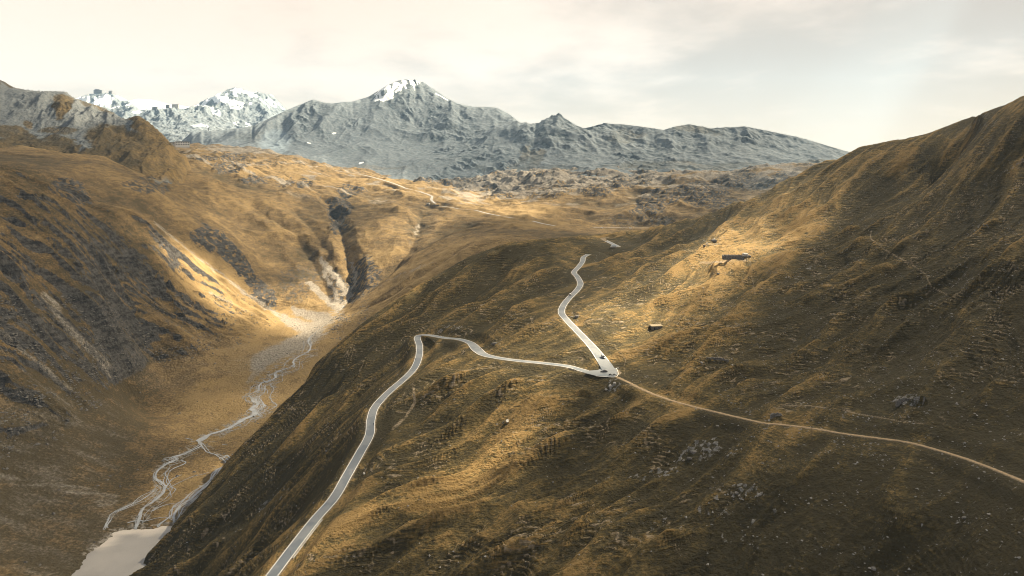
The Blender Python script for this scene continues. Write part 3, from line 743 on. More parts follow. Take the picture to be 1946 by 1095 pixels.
FR.m['snow'] = np.clip(blob(FR, [(745, 170, 40, 15, -32, 1), (772, 160, 24, 11, 0, .9), (725, 182, 14, 8, -40, .7)], 12, 321, 90) * (0.1 + 0.95 * streak) * 1.15 + stroke(FR, [([(770, 157), (752, 175)], 4, 2, .9), ([(757, 160), (728, 187)], 3, 2, .9), ([(828, 178), (850, 190)], 1.5, 1, .8), ([(632, 253.5), (638, 253)], 1.8, 1.4, 1), ([(584, 271), (590, 272)], 1.3, 1.1, 1), ([(684, 310), (690, 309)], 2, 1.6, 1)], 3, 329, 60), 0, 1)

# ================================================================== snow peaks
X, Y = S.X, S.D
fb = fbm(X / 700, Y / 700, 4, 401)
gul = ridged((X + 0.3 * Y + 120 * fb) / 300, (Y - 0.3 * X) / 600, 5, 403, 0.58)
S.Z += 80 * (gul - 0.42) * sstep(S.Z, 100, 600) + 26 * fbm(X / 130, Y / 130, 5, 405, 0.62) + 7 * fbm(X / 40, Y / 40, 3, 407)
S.skyline(S_RIDGE, 0.06, 1.0, 5)
st = fbm((X + 0.6 * Y) / 130, (Y - 0.6 * X) / 420, 4, 409, 0.55)
cover = blob(S, [(430, 188, 44, 20, 20, .85), (520, 196, 30, 18, 30, .7), (465, 178, 40, 13, 0, .75), (470, 200, 50, 20, 0, .4), (400, 205, 40, 14, 15, .8), (190, 195, 60, 16, 0, 1), (160, 190, 40, 10, 0, 1), (200, 203, 40, 8, 0, .6), (300, 212, 40, 6, -10, 0.3), (380, 240, 20, 3, 5, 1), (452, 235, 8, 2.5, 0, 1), (470, 239, 8, 2.5, -10, 1), (410, 213, 20, 3, 35, .9), (260, 214, 14, 4, -12, 1)], 14, 411, 150)
S.m['snow'] = np.clip(sstep(cover + 0.8 * st + 0.6 * (gul - 0.42), 0.68, 0.95) * (cover > 0.05), 0, 1)
S.m['rock'] = np.clip(0.35 + 0.7 * st + 0.3 * sstep(S.PX, 440, 520), 0, 1)
S.m['bare'] = np.clip(0.7 - st, 0, 1)
S.m['tone'] = np.full(S.shape, 0.4)
I.Z += 30 * fbm(I.X / 500, I.D / 500, 3, 451)
I.skyline(I_RIDGE, 0.05, 1.0, 5)
I.m['snow'] = np.clip(1 - 0.9 * sstep(fbm(I.X / 160, I.D / 200, 3, 452) , 0.42, 0.6), 0, 1)

# ------------------------------------------------------------------ keep the valley below the hillside where the hillside stands on it
cpx = np.array([c[0] for c in CREST], float); cd = np.array([c[2] for c in CREST], float)
lim = np.interp(G.PX, cpx, cd) * 1.0
nz = N.z_at(G.X, G.D)
und = (G.D < lim) & (nz > -9000) & (G.PX > 200)
G.Z = np.where(und, np.minimum(G.Z, nz - 2.5), G.Z)
# hillside sinks under the valley floor past its foot
gz = G.z_at(N.X, N.D)
over = (N.D > np.interp(N.PX, cpx, cd) * 1.004) & (gz > -9000) & (N.PX < 620)
N.Z = np.where(over, np.minimum(N.Z, gz - (N.D / np.interp(N.PX, cpx, cd) - 1.004) * 200), N.Z)

LAYERS = [N, G, L, FR, S, I]


def top_z(X, Y):
    z = np.full(np.shape(X), -9999.0)
    for q in LAYERS:
        z = np.maximum(z, q.z_at(X, Y))
    return z


# ------------------------------------------------------------------ materials
def terrain_mat(name, c, s_fine, s_mid, bump, bump_d, aniso=None, rough=0.95, contour=None, nfw=1.6):
    m = bpy.data.materials.new(name)
    m.use_nodes = True
    t = NT(m.node_tree)
    tcn = t.n('ShaderNodeTexCoord')
    vec = tcn.outputs['Object']
    a = t.n('ShaderNodeVertexColor', layer_name='cover')
    s = t.n('ShaderNodeSeparateColor')
    t.l(a.outputs[0], s.inputs[0])
    tone, rock, bare, snow = s.outputs[0], s.outputs[1], s.outputs[2], a.outputs[1]
    a2 = t.n('ShaderNodeVertexColor', layer_name='extra')
    s2 = t.n('ShaderNodeSeparateColor')
    t.l(a2.outputs[0], s2.inputs[0])
    if aniso:
        mp = t.n('ShaderNodeMapping')
        mp.inputs['Rotation'].default_value = (0, 0, aniso[0])
        mp.inputs['Scale'].default_value = (aniso[1], 1, 1)
        t.l(vec, mp.inputs[0])
        veca = mp.outputs[0]
    else:
        veca = vec
    nf = t.noise(veca, s_fine, 4, 0.62)
    nm = t.noise(veca, s_mid, 4, 0.6)
    nr = t.noise(vec, s_fine * 0.6, 5, 0.68)
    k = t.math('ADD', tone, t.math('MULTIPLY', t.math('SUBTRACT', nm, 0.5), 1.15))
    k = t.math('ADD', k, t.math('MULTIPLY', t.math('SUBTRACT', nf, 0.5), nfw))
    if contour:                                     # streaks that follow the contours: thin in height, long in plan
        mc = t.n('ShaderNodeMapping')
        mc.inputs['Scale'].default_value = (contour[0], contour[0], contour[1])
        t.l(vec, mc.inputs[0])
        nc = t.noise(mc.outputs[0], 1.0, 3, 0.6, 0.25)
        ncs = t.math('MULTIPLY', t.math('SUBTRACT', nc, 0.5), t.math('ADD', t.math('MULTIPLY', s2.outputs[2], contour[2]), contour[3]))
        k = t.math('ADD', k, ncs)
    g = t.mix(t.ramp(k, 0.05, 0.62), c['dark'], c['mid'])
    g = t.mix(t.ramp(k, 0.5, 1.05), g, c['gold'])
    rsum = t.math('ADD', t.math('MULTIPLY', nr, 0.55), t.math('MULTIPLY', nc, 0.45)) if contour else nr
    rk = t.mix(t.ramp(rsum, 0.36, 0.64), c['rock_d'], c['rock_l'])
    base = t.mix(t.ramp(t.math('ADD', rock, t.math('MULTIPLY', t.math('SUBTRACT', nr, 0.5), 0.7)), 0.30, 0.62), g, rk)
    bcol = t.mix(t.ramp(nf, 0.3, 0.7), c['bare_d'], c['bare_l'])
    base = t.mix(t.math('MULTIPLY', t.ramp(t.math('ADD', bare, t.math('MULTIPLY', t.math('SUBTRACT', nf, 0.5), 0.5)), 0.15, 0.85), 0.95), base, bcol)
    base = t.mix(s2.outputs[1], base, c.get('pale', (0.30, 0.35, 0.38)))
    base = t.mix(t.ramp(t.math('ADD', snow, t.math('MULTIPLY', t.math('SUBTRACT', nr, 0.5), 0.3)), 0.36, 0.7), base, (0.62, 0.655, 0.69))
    base = t.mix(t.math('MULTIPLY', s2.outputs[0], 0.55), base, (0.05, 0.042, 0.025))
    b = t.n('ShaderNodeBump')
    b.inputs['Strength'].default_value = bump
    b.inputs['Distance'].default_value = bump_d
    hsum = t.math('ADD', t.math('MULTIPLY', nf, 0.6), t.math('MULTIPLY', nr, 0.8))
    if contour:
        hsum = t.math('ADD', hsum, t.math('MULTIPLY', ncs, 0.5))
    t.l(hsum, b.inputs['Height'])
    bs = t.n('ShaderNodeBsdfPrincipled')
    t.l(base, bs.inputs['Base Color'])
    bs.inputs['Roughness'].default_value = rough
    bs.inputs['Specular IOR Level'].default_value = 0.08
    t.l(b.outputs[0], bs.inputs['Normal'])
    o = t.n('ShaderNodeOutputMaterial')
    t.l(bs.outputs[0], o.inputs[0])
    return m


PAL_N = dict(dark=(0.050, 0.043, 0.025), mid=(0.107, 0.083, 0.038), gold=(0.235, 0.158, 0.066), rock_d=(0.08, 0.079, 0.077), rock_l=(0.25, 0.245, 0.235), bare_d=(0.17, 0.135, 0.095), bare_l=(0.30, 0.245, 0.175))
PAL_G = dict(dark=(0.060, 0.048, 0.028), mid=(0.122, 0.086, 0.044), gold=(0.200, 0.142, 0.068), rock_d=(0.018, 0.018, 0.019), rock_l=(0.080, 0.077, 0.074), bare_d=(0.12, 0.108, 0.09), bare_l=(0.26, 0.24, 0.21))
PAL_L = dict(dark=(0.056, 0.046, 0.028), mid=(0.090, 0.068, 0.036), gold=(0.155, 0.108, 0.05), rock_d=(0.050, 0.060, 0.068), rock_l=(0.125, 0.136, 0.144), bare_d=(0.092, 0.106, 0.116), bare_l=(0.145, 0.157, 0.165))
PAL_F = dict(dark=(0.06, 0.07, 0.072), mid=(0.10, 0.10, 0.092), gold=(0.15, 0.13, 0.10), rock_d=(0.026, 0.040, 0.054), rock_l=(0.125, 0.150, 0.172), bare_d=(0.090, 0.114, 0.136), bare_l=(0.148, 0.172, 0.192), pale=(0.22, 0.28, 0.33))
M_N = terrain_mat('hillside_grass', PAL_N, 0.85, 0.13, 1.0, 2.6, (math.radians(-36), 0.6), contour=(0.12, 1.0, 2.2, 0.7), nfw=1.7)
M_G = terrain_mat('valley_grass', PAL_G, 0.36, 0.06, 0.9, 3.0, contour=(0.04, 0.2, 0.0, 1.1), nfw=1.8)
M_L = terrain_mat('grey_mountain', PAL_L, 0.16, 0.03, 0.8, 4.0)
M_F = terrain_mat('far_rock', PAL_F, 0.06, 0.012, 0.28, 8.0)
M_S = terrain_mat('snow_rock', PAL_F, 0.035, 0.009, 0.7, 14.0)


def principled(name, col, rough=0.7, spec=0.3, metal=0.0, noise=0.0, nscale=3.0):
    m = bpy.data.materials.new(name)
    m.use_nodes = True
    t = NT(m.node_tree)
    bs = t.n('ShaderNodeBsdfPrincipled')
    bs.inputs['Roughness'].default_value = rough
    bs.inputs['Metallic'].default_value = metal
    bs.inputs['Specular IOR Level'].default_value = spec
    if noise:
        tcn = t.n('ShaderNodeTexCoord')
        nz_ = t.noise(tcn.outputs['Object'], nscale, 5, 0.65)
        lo = tuple(x * (1 - noise) for x in col); hi = tuple(min(1, x * (1 + noise)) for x in col)
        t.l(t.mix(t.ramp(nz_, 0.3, 0.7), lo, hi), bs.inputs['Base Color'])
    else:
        bs.inputs['Base Color'].default_value = (*col, 1)
    o = t.n('ShaderNodeOutputMaterial')
    t.l(bs.outputs[0], o.inputs[0])
    return m


# ------------------------------------------------------------------ meshes
def link(o, parent=None):
    COL.objects.link(o)
    if parent is not None:
        o.parent = parent
    return o


def tag(o, label=None, cat=None, group=None, kind=None):
    if label: o['label'] = label
    if cat: o['category'] = cat
    if group: o['group'] = group
    if kind: o['kind'] = kind
    return o


def fast_mesh(name, co, faces, mat, smooth=True):
    me = bpy.data.meshes.new(name)
    nv, nf = len(co), len(faces)
    k = faces.shape[1]
    me.vertices.add(nv); me.loops.add(nf * k); me.polygons.add(nf)
    me.vertices.foreach_set('co', np.ascontiguousarray(co, np.float32).ravel())
    me.loops.foreach_set('vertex_index', np.ascontiguousarray(faces, np.int32).ravel())
    me.polygons.foreach_set('loop_start', np.arange(0, nf * k, k, dtype=np.int32))
    me.polygons.foreach_set('use_smooth', np.full(nf, smooth))
    me.update(calc_edges=True)
    if mat:
        me.materials.append(mat)
    return me


def build_layer(q, mat, label, cat='terrain', bury=30.0):
    nv, nu = q.shape
    other = np.full(q.shape, -9999.0)
    for p in LAYERS:
        if p is not q:
            other = np.maximum(other, p.z_at(q.X, q.D))
    vis = q.Z > other - bury
    vis = vis.copy()
    f = vis[:-1, :-1] | vis[1:, :-1] | vis[:-1, 1:] | vis[1:, 1:]
    idx = np.arange(nv * nu).reshape(nv, nu)
    fa = np.stack([idx[:-1, :-1], idx[:-1, 1:], idx[1:, 1:], idx[1:, :-1]], -1)[f]
    used = np.zeros(nv * nu, bool); used[fa.ravel()] = True
    remap = np.cumsum(used) - 1
    co = np.stack([q.X, q.D, q.Z], -1).reshape(-1, 3)[used]
    me = fast_mesh(q.name, co, remap[fa], mat)
    def get(k):
        return q.m[k].ravel()[used] if k in q.m else np.zeros(len(co))
    at1 = me.color_attributes.new('cover', 'FLOAT_COLOR', 'POINT')
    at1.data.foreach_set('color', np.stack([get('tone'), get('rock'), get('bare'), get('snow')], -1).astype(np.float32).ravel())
    at2 = me.color_attributes.new('extra', 'FLOAT_COLOR', 'POINT')
    z0 = np.zeros(len(co))
    at2.data.foreach_set('color', np.stack([get('wet'), get('pale'), get('terr'), z0 + 1], -1).astype(np.float32).ravel())
    o = bpy.data.objects.new(q.name, me)
    link(o)
    return tag(o, label, cat, kind='structure')


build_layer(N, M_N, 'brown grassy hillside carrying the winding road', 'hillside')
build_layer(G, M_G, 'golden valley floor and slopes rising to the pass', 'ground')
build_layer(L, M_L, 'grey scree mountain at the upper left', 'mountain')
build_layer(FR, M_F, 'grey blue rocky mountain range along the skyline', 'mountain')
build_layer(S, M_S, 'farthest peaks dusted with snow, left of the main summit', 'mountain')
build_layer(I, M_S, 'white glacier field between the two snowy summits', 'glacier')

# ------------------------------------------------------------------ cloud deck out of view, its gaps shaped to cast the sun patches
LIT = [(1480, 440, 190, 40, -33, .9), (1350, 520, 120, 34, -24, 1.0), (1060, 785, 110, 22, -16, 1.0), (960, 815, 80, 18, -25, .9), (1290, 680, 80, 16, -5, .7),
(1430, 450, 210, 52, -31, 1.0), (1250, 595, 170, 52, -14, .95), (1560, 360, 90, 30, -30, .8), (1010, 800, 180, 34, -20, .9), (900, 890, 110, 34, -25, .75), (1180, 765, 110, 34, 0, .85), (640, 1030, 110, 40, -45, .4), (640, 345, 260, 40, 6, .5), (560, 450, 170, 70, 20, .3), (770, 480, 140, 60, -30, .75), (1180, 380, 160, 50, 0, .35), (450, 780, 90, 30, -15, .25), (880, 700, 200, 40, 0, .3),
  # sunlit ground: photo x, photo y, rx, ry, angle, weight
    (1250, 590, 120, 42, -14, 1.0), (1160, 705, 70, 60, 0, 1.0), (1390, 490, 120, 34, -26, 1.0), (1520, 390, 110, 22, -30, .95), (1600, 335, 60, 12, -28, .7), (1340, 540, 70, 40, -20, .8), (1120, 650, 60, 50, 40, .8),
    (1080, 770, 120, 26, -18, .85), (1180, 760, 80, 26, 0, .8), (960, 830, 60, 22, -25, .5), (900, 890, 100, 30, -25, .55), (1020, 810, 70, 18, -20, .7), (1240, 720, 60, 30, 10, .7), (930, 930, 50, 20, 0, .35), (760, 1000, 60, 24, 0, .2),
    (1060, 700, 60, 18, 5, .6), (960, 685, 60, 14, 5, .45),
    (400, 540, 80, 32, 40, 1.0), (460, 585, 66, 24, 38, 1.0), (540, 590, 70, 34, 30, 1.0), (600, 615, 60, 22, -10, 1.0), (560, 560, 70, 30, 0, .8), (640, 590, 60, 30, -20, .9), (610, 530, 60, 50, 0, .75), (560, 480, 60, 40, 0, .35), (340, 490, 50, 20, 40, .7),
    (720, 560, 70, 30, -30, .9), (800, 500, 80, 36, -30, .7), (770, 450, 60, 40, 0, .45), (860, 480, 60, 20, -20, .5), (720, 470, 40, 30, 0, .6), (560, 420, 40, 20, 0, .3),
    (950, 385, 90, 22, 8, 1.0), (1000, 400, 70, 16, 5, .9), (880, 370, 60, 14, 15, .8), (720, 345, 120, 12, 8, .75), (640, 325, 70, 10, 5, .6), (980, 335, 70, 10, 0, .7), (1180, 440, 80, 8, 0, .35), (650, 350, 200, 30, 5, .3), (450, 345, 120, 14, 0, .25), (1240, 360, 80, 12, 0, .3),
    (440, 190, 150, 60, 0, .45), (190, 200, 90, 40, 0, .45), (760, 165, 50, 16, -20, .6), (1100, 255, 200, 20, 5, .25),
]
HC = 1500.0
nx, ny = 210, 330
gx = np.linspace(-1500, 6500, nx)
gy = np.linspace(150, 5950, ny)
# finer cells over the near hillside
gx = np.concatenate([np.arange(500, 3300, 14.0), np.arange(3300, 6500, 40.0)])
gx = np.concatenate([np.arange(-1200, 500, 40.0), gx])
gy = np.concatenate([np.arange(300, 3200, 14.0), np.arange(3200, 5800, 40.0)])
CXg, CYg = np.meshgrid(gx, gy)
lit = np.zeros(CXg.shape)
done = np.zeros(CXg.shape, bool)
HX, HY, HZ = np.zeros(CXg.shape), np.zeros(CXg.shape), np.zeros(CXg.shape)
zt = 700.0
prev = None
while zt > -310:
    t = (HC - zt) / SUN[2]
    x, y = CXg - SUN[0] * t, CYg - SUN[1] * t
    tz_ = top_z(x, y)
    new = (~done) & (tz_ >= zt)
    HX[new], HY[new], HZ[new] = x[new], y[new], zt
    done |= new
    zt -= 6.0
ok = done & (HY > 150)
hpx = CX + F * HX / np.maximum(HY, 1); hpy = HOR - F * HZ / np.maximum(HY, 1)
wn = fbm(CXg / 90, CYg / 90, 4, 501); wn2 = fbm(CXg / 90, CYg / 90, 4, 511)
qx, qy = hpx + 44 * wn, hpy + 22 * wn2
for x, y, rx, ry, ang, wt in LIT:
    c_, s_ = math.cos(math.radians(ang)), math.sin(math.radians(ang))
    u = ((qx - x) * c_ + (qy - y) * s_) / rx
    v = (-(qx - x) * s_ + (qy - y) * c_) / ry
    lit = np.maximum(lit, wt * sstep(1.30 - np.sqrt(u * u + v * v), 0.04, 0.58))
dens = 1 - lit * ok
dens = np.clip(dens + 0.10 * fbm(CXg / 200, CYg / 200, 4, 505), 0, 1)
dens *= (1 - sstep(CYg, 4300, 5750)) * (1 - sstep(CXg, 4800, 6450))       # the deck frays out towards its far edges
# a lumpy slab, thin where it is torn open
thick = 12 + 90 * dens * (0.7 + 0.6 * fbm(CXg / 300, CYg / 300, 4, 507))
lump = 40 * fbm(CXg / 180, CYg / 180, 4, 509)
rows, cols = CXg.shape
topv = np.stack([CXg, CYg, HC + thick + lump], -1).reshape(-1, 3)
botv = np.stack([CXg, CYg, HC + 0 * thick], -1).reshape(-1, 3)
idx = np.arange(rows * cols).reshape(rows, cols)
ft = np.stack([idx[:-1, :-1], idx[:-1, 1:], idx[1:, 1:], idx[1:, :-1]], -1).reshape(-1, 4)
fb_ = ft[:, ::-1] + rows * cols
ring = np.concatenate([idx[0, :], idx[1:, -1], idx[-1, -2::-1], idx[-2:0:-1, 0]])
rn = np.roll(ring, -1)
fs = np.stack([rn, ring, ring + rows * cols, rn + rows * cols], -1)
cm = bpy.data.materials.new('cloud_deck')
cm.use_nodes = True
t = NT(cm.node_tree)
at_ = t.n('ShaderNodeAttribute', attribute_name='cover')
tr = t.n('ShaderNodeBsdfTransparent')
tl = t.n('ShaderNodeBsdfTranslucent')
tl.inputs[0].default_value = (0.095, 0.10, 0.11, 1)
mx = t.n('ShaderNodeMixShader')
t.l(at_.outputs['Fac'], mx.inputs[0]); t.l(tr.outputs[0], mx.inputs[1]); t.l(tl.outputs[0], mx.inputs[2])
o_ = t.n('ShaderNodeOutputMaterial')
t.l(mx.outputs[0], o_.inputs[0])
CLOUD_FULL = 0.80       # how much of the sun the deck stops where it is whole
full = CLOUD_FULL + 0.07 * ok * sstep(hpx, 1250, 1600) * sstep(hpy, 400, 520) + 0.05 * ok * (hpx < 900) * sstep(700 - hpx, 0, 200) * sstep(1350 - HY, 0, 250) - 0.20 * sstep(CYg, 2600, 3800)       # thinner towards the head of the valley
surf = 1 - np.sqrt(1 - full * dens)
me = fast_mesh('cloud', np.vstack([topv, botv]), np.vstack([ft, fb_, fs]), cm)
dat = me.attributes.new('cover', 'FLOAT', 'POINT')
dat.data.foreach_set('value', np.concatenate([surf.ravel(), surf.ravel()]).astype(np.float32))
cl = bpy.data.objects.new('cloud', me)
link(cl)
tag(cl, 'unseen grey cloud deck added above the valley, gaps shaped for the sun patches', 'cloud', kind='structure')


# ------------------------------------------------------------------ thin mountain haze
zmin = min(float(q.Z.min()) for q in LAYERS) - 1.0
def box_mesh(name, x0, x1, y0, y1, z0, z1, mat):
    v = np.array([(x, y, z) for z in (z0, z1) for y in (y0, y1) for x in (x0, x1)], float)
    f = np.array([(0, 2, 3, 1), (4, 5, 7, 6), (0, 1, 5, 4), (2, 6, 7, 3), (0, 4, 6, 2), (1, 3, 7, 5)])
    return fast_mesh(name, v, f, mat, False)
hm_ = bpy.data.materials.new('haze')
hm_.use_nodes = True
t = NT(hm_.node_tree)
pv = t.n('ShaderNodeVolumePrincipled')
pv.inputs['Color'].default_value = (0.44, 0.69, 1.0, 1)
pv.inputs['Density'].default_value = 2.7e-5
pv.inputs['Anisotropy'].default_value = 0.1
o_ = t.n('ShaderNodeOutputMaterial')
t.l(pv.outputs[0], o_.inputs['Volume'])
hz_o = link(bpy.data.objects.new('haze', box_mesh('haze', -6600, 4800, -60, 9100, zmin, 1260, hm_)))
tag(hz_o, 'thin blue mountain haze filling the valley air', 'haze', kind='stuff')

# ------------------------------------------------------------------ small mesh builder
class MB:
    def __init__(self):
        self.v, self.f = [], []

    def add(self, v, f):
        k = len(self.v)
        self.v += [tuple(map(float, p)) for p in v]
        self.f += [tuple(i + k for i in q) for q in f]
        return self

    def box(self, x0, x1, y0, y1, z0, z1, taper=(1, 1), bev=0.0):
        """box whose top may be narrower; bev chamfers the upright and top edges"""
        cx, cy = (x0 + x1) / 2, (y0 + y1) / 2
        def ring(z, sx, sy, b):
            hx, hy = (x1 - x0) / 2 * sx, (y1 - y0) / 2 * sy
            b = min(b, hx * .8, hy * .8)
            if b <= 0:
                return [(cx - hx, cy - hy, z), (cx + hx, cy - hy, z), (cx + hx, cy + hy, z), (cx - hx, cy + hy, z)]
            return [(cx - hx + b, cy - hy, z), (cx + hx - b, cy - hy, z), (cx + hx, cy - hy + b, z), (cx + hx, cy + hy - b, z),
                    (cx + hx - b, cy + hy, z), (cx - hx + b, cy + hy, z), (cx - hx, cy + hy - b, z), (cx - hx, cy - hy + b, z)]
        rings = [ring(z0, 1, 1, bev)]
        if bev > 0:
            q = (z1 - z0 - bev) / (z1 - z0)
            rings.append(ring(z1 - bev, 1 + (taper[0] - 1) * q, 1 + (taper[1] - 1) * q, bev))
            hx = (x1 - x0) / 2 * taper[0]; hy = (y1 - y0) / 2 * taper[1]
            rings.append(ring(z1, (hx - bev) / ((x1 - x0) / 2), (hy - bev) / ((y1 - y0) / 2), bev * .6))
        else:
            rings.append(ring(z1, taper[0], taper[1], 0))
        return self.loft(rings)

    def loft(self, rings, cap=True):
        n = len(rings[0])
        v = [p for r in rings for p in r]
        f = []
        for i in range(len(rings) - 1):
            for j in range(n):
                f.append((i * n + j, i * n + (j + 1) % n, (i + 1) * n + (j + 1) % n, (i + 1) * n + j))
        if cap:
            f.append(tuple(range(n - 1, -1, -1)))
            f.append(tuple((len(rings) - 1) * n + j for j in range(n)))
        return self.add(v, f)

    def tube(self, pts, r, n=6):
        pts = [Vector(p) for p in pts]
        rr = r if isinstance(r, (list, tuple)) else [r] * len(pts)
        rings = []
        for i, p in enumerate(pts):
            d = (pts[min(i + 1, len(pts) - 1)] - pts[max(i - 1, 0)]).normalized()
            a = d.orthogonal().normalized() if i == 0 else (a - d * a.dot(d)).normalized()
            b = d.cross(a)
            rings.append([p + rr[i] * (math.cos(2 * math.pi * k / n) * a + math.sin(2 * math.pi * k / n) * b) for k in range(n)])
        return self.loft(rings)

    def wheel(self, c, r, wdt, n=18, rim=0.0, axis='y'):
        """tyre (or disc when rim is 0) about an axle along y"""
        def ring(rad, yy):
            return [(c[0] + rad * math.cos(2 * math.pi * k / n), c[1] + yy, c[2] + rad * math.sin(2 * math.pi * k / n)) for k in range(n)]
        h = wdt / 2
        if rim <= 0:
            return self.loft([ring(r * .55, -h), ring(r * .92, -h), ring(r, -h * .6), ring(r, h * .6), ring(r * .92, h), ring(r * .55, h)])
        R = [ring(rim, -h * .8), ring(r * .95, -h), ring(r, -h * .5), ring(r, h * .5), ring(r * .95, h), ring(rim, h * .8)]
        v = [p for q in R for p in q]
        f = []
        m = len(R)
        for i in range(m):
            for j in range(n):
                f.append((i * n + j, i * n + (j + 1) % n, ((i + 1) % m) * n + (j + 1) % n, ((i + 1) % m) * n + j))
        return self.add(v, f)

    def build(self, name, mat, parent=None, smooth=False):
        me = bpy.data.meshes.new(name)
        me.from_pydata(self.v, [], self.f)
        me.materials.append(mat)
        bm = bmesh.new(); bm.from_mesh(me)
        bmesh.ops.recalc_face_normals(bm, faces=bm.faces)
        bm.to_mesh(me); bm.free()
        if smooth:
            me.polygons.foreach_set('use_smooth', [True] * len(me.polygons))
        o = bpy.data.objects.new(name, me)
        return link(o, parent)


def empty(name, loc, yaw=0.0, pitch=0.0):
    o = bpy.data.objects.new(name, None)
    o.empty_display_size = 0.5
    o.location = loc
    o.rotation_mode = 'ZYX' if False else 'XYZ'
    o.rotation_euler = (0, pitch, yaw)
    return link(o)


def copy_tree(o, parent=None):
    c = o.copy()
    COL.objects.link(c)
    c.parent = parent
    for ch in o.children:
        copy_tree(ch, c)
    return c


# ------------------------------------------------------------------ lake and stream
M_LAKE = bpy.data.materials.new('lake_water')
M_LAKE.use_nodes = True
t = NT(M_LAKE.node_tree)
tcn = t.n('ShaderNodeTexCoord')
nz_ = t.noise(tcn.outputs['Object'], 0.02, 4, 0.55)
bs = t.n('ShaderNodeBsdfPrincipled')
shat = t.n('ShaderNodeAttribute', attribute_name='shallow')
t.l(t.mix(shat.outputs['Fac'], t.mix(t.ramp(nz_, 0.35, 0.65), (0.165, 0.160, 0.153), (0.225, 0.216, 0.204)), (0.40, 0.365, 0.32)), bs.inputs['Base Color'])
bs.inputs['Roughness'].default_value = 0.10
bs.inputs['IOR'].default_value = 1.33
nb = t.noise(tcn.outputs['Object'], 0.9, 3, 0.6)
bmp = t.n('ShaderNodeBump'); bmp.inputs['Strength'].default_value = 0.25; bmp.inputs['Distance'].default_value = 0.5
t.l(nb, bmp.inputs['Height']); t.l(bmp.outputs[0], bs.inputs['Normal'])
o_ = t.n('ShaderNodeOutputMaterial'); t.l(bs.outputs[0], o_.inputs[0])

lx, ly = np.meshgrid(np.linspace(-560, -120, 111), np.linspace(300, 640, 171))
lv = np.stack([lx, ly, np.full(lx.shape, LZ - .12)], -1).reshape(-1, 3)
li = np.arange(lx.size).reshape(lx.shape)
lme = fast_mesh('lake', lv, np.stack([li[:-1, :-1], li[:-1, 1:], li[1:, 1:], li[1:, :-1]], -1).reshape(-1, 4), M_LAKE, False)
far_shore = SH[5:13]
ldist = np.full(lx.size, 1e9)
for A_, B_ in zip(far_shore[:-1], far_shore[1:]):
    e_ = (B_ - A_)[:2]
    tt = np.clip(((lv[:, 0] - A_[0]) * e_[0] + (lv[:, 1] - A_[1]) * e_[1]) / (e_ @ e_), 0, 1)
    ldist = np.minimum(ldist, np.hypot(lv[:, 0] - A_[0] - tt * e_[0], lv[:, 1] - A_[1] - tt * e_[1]))
shal = sstep(15 + 7 * fbm(lv[:, 0] / 20, lv[:, 1] / 12, 3, 660) - ldist, 0, 12)
lat_ = lme.attributes.new('shallow', 'FLOAT', 'POINT')
lat_.data.foreach_set('value', shal.astype(np.float32))
lake = link(bpy.data.objects.new('lake', lme))
tag(lake, 'milky grey lake at the lower left of the valley', 'lake', kind='structure')


def ribbon(line, half, zoff, layer=None, lift=0.0):
    """flat strip along a 3-D line; half: one half width or an array; draped when a layer is given"""
    L3 = np.asarray(line, float)
    d = np.gradient(L3[:, :2], axis=0)
    d /= np.maximum(np.linalg.norm(d, axis=1, keepdims=True), 1e-9)
    nrm = np.stack([-d[:, 1], d[:, 0]], 1)
    half = np.broadcast_to(np.asarray(half, float), (len(L3),))
    return L3, nrm, half


def strip(line, a, b, zoff, layer=None):
    """strip between the lateral offsets a and b (metres, left positive)"""
    L3, nrm, _ = ribbon(line, 0, 0)
    a = np.broadcast_to(np.asarray(a, float), (len(L3),)); b = np.broadcast_to(np.asarray(b, float), (len(L3),))
    p = L3[:, :2] + nrm * a[:, None]
    q = L3[:, :2] + nrm * b[:, None]
    if layer is None:
        pz = qz = L3[:, 2] + zoff
    else:
        pz, qz = layer.z_at(p[:, 0], p[:, 1]) + zoff, layer.z_at(q[:, 0], q[:, 1]) + zoff
    v = np.vstack([np.column_stack([p, pz]), np.column_stack([q, qz])])
    n = len(L3)
    f = np.array([(i, i + 1, n + i + 1, n + i) for i in range(n - 1)])
    return v, f


def merge(parts):
    v, f, k = [], [], 0
    for a, b in parts:
        v.append(a); f.append(b + k); k += len(a)
    return np.vstack(v), np.vstack(f)


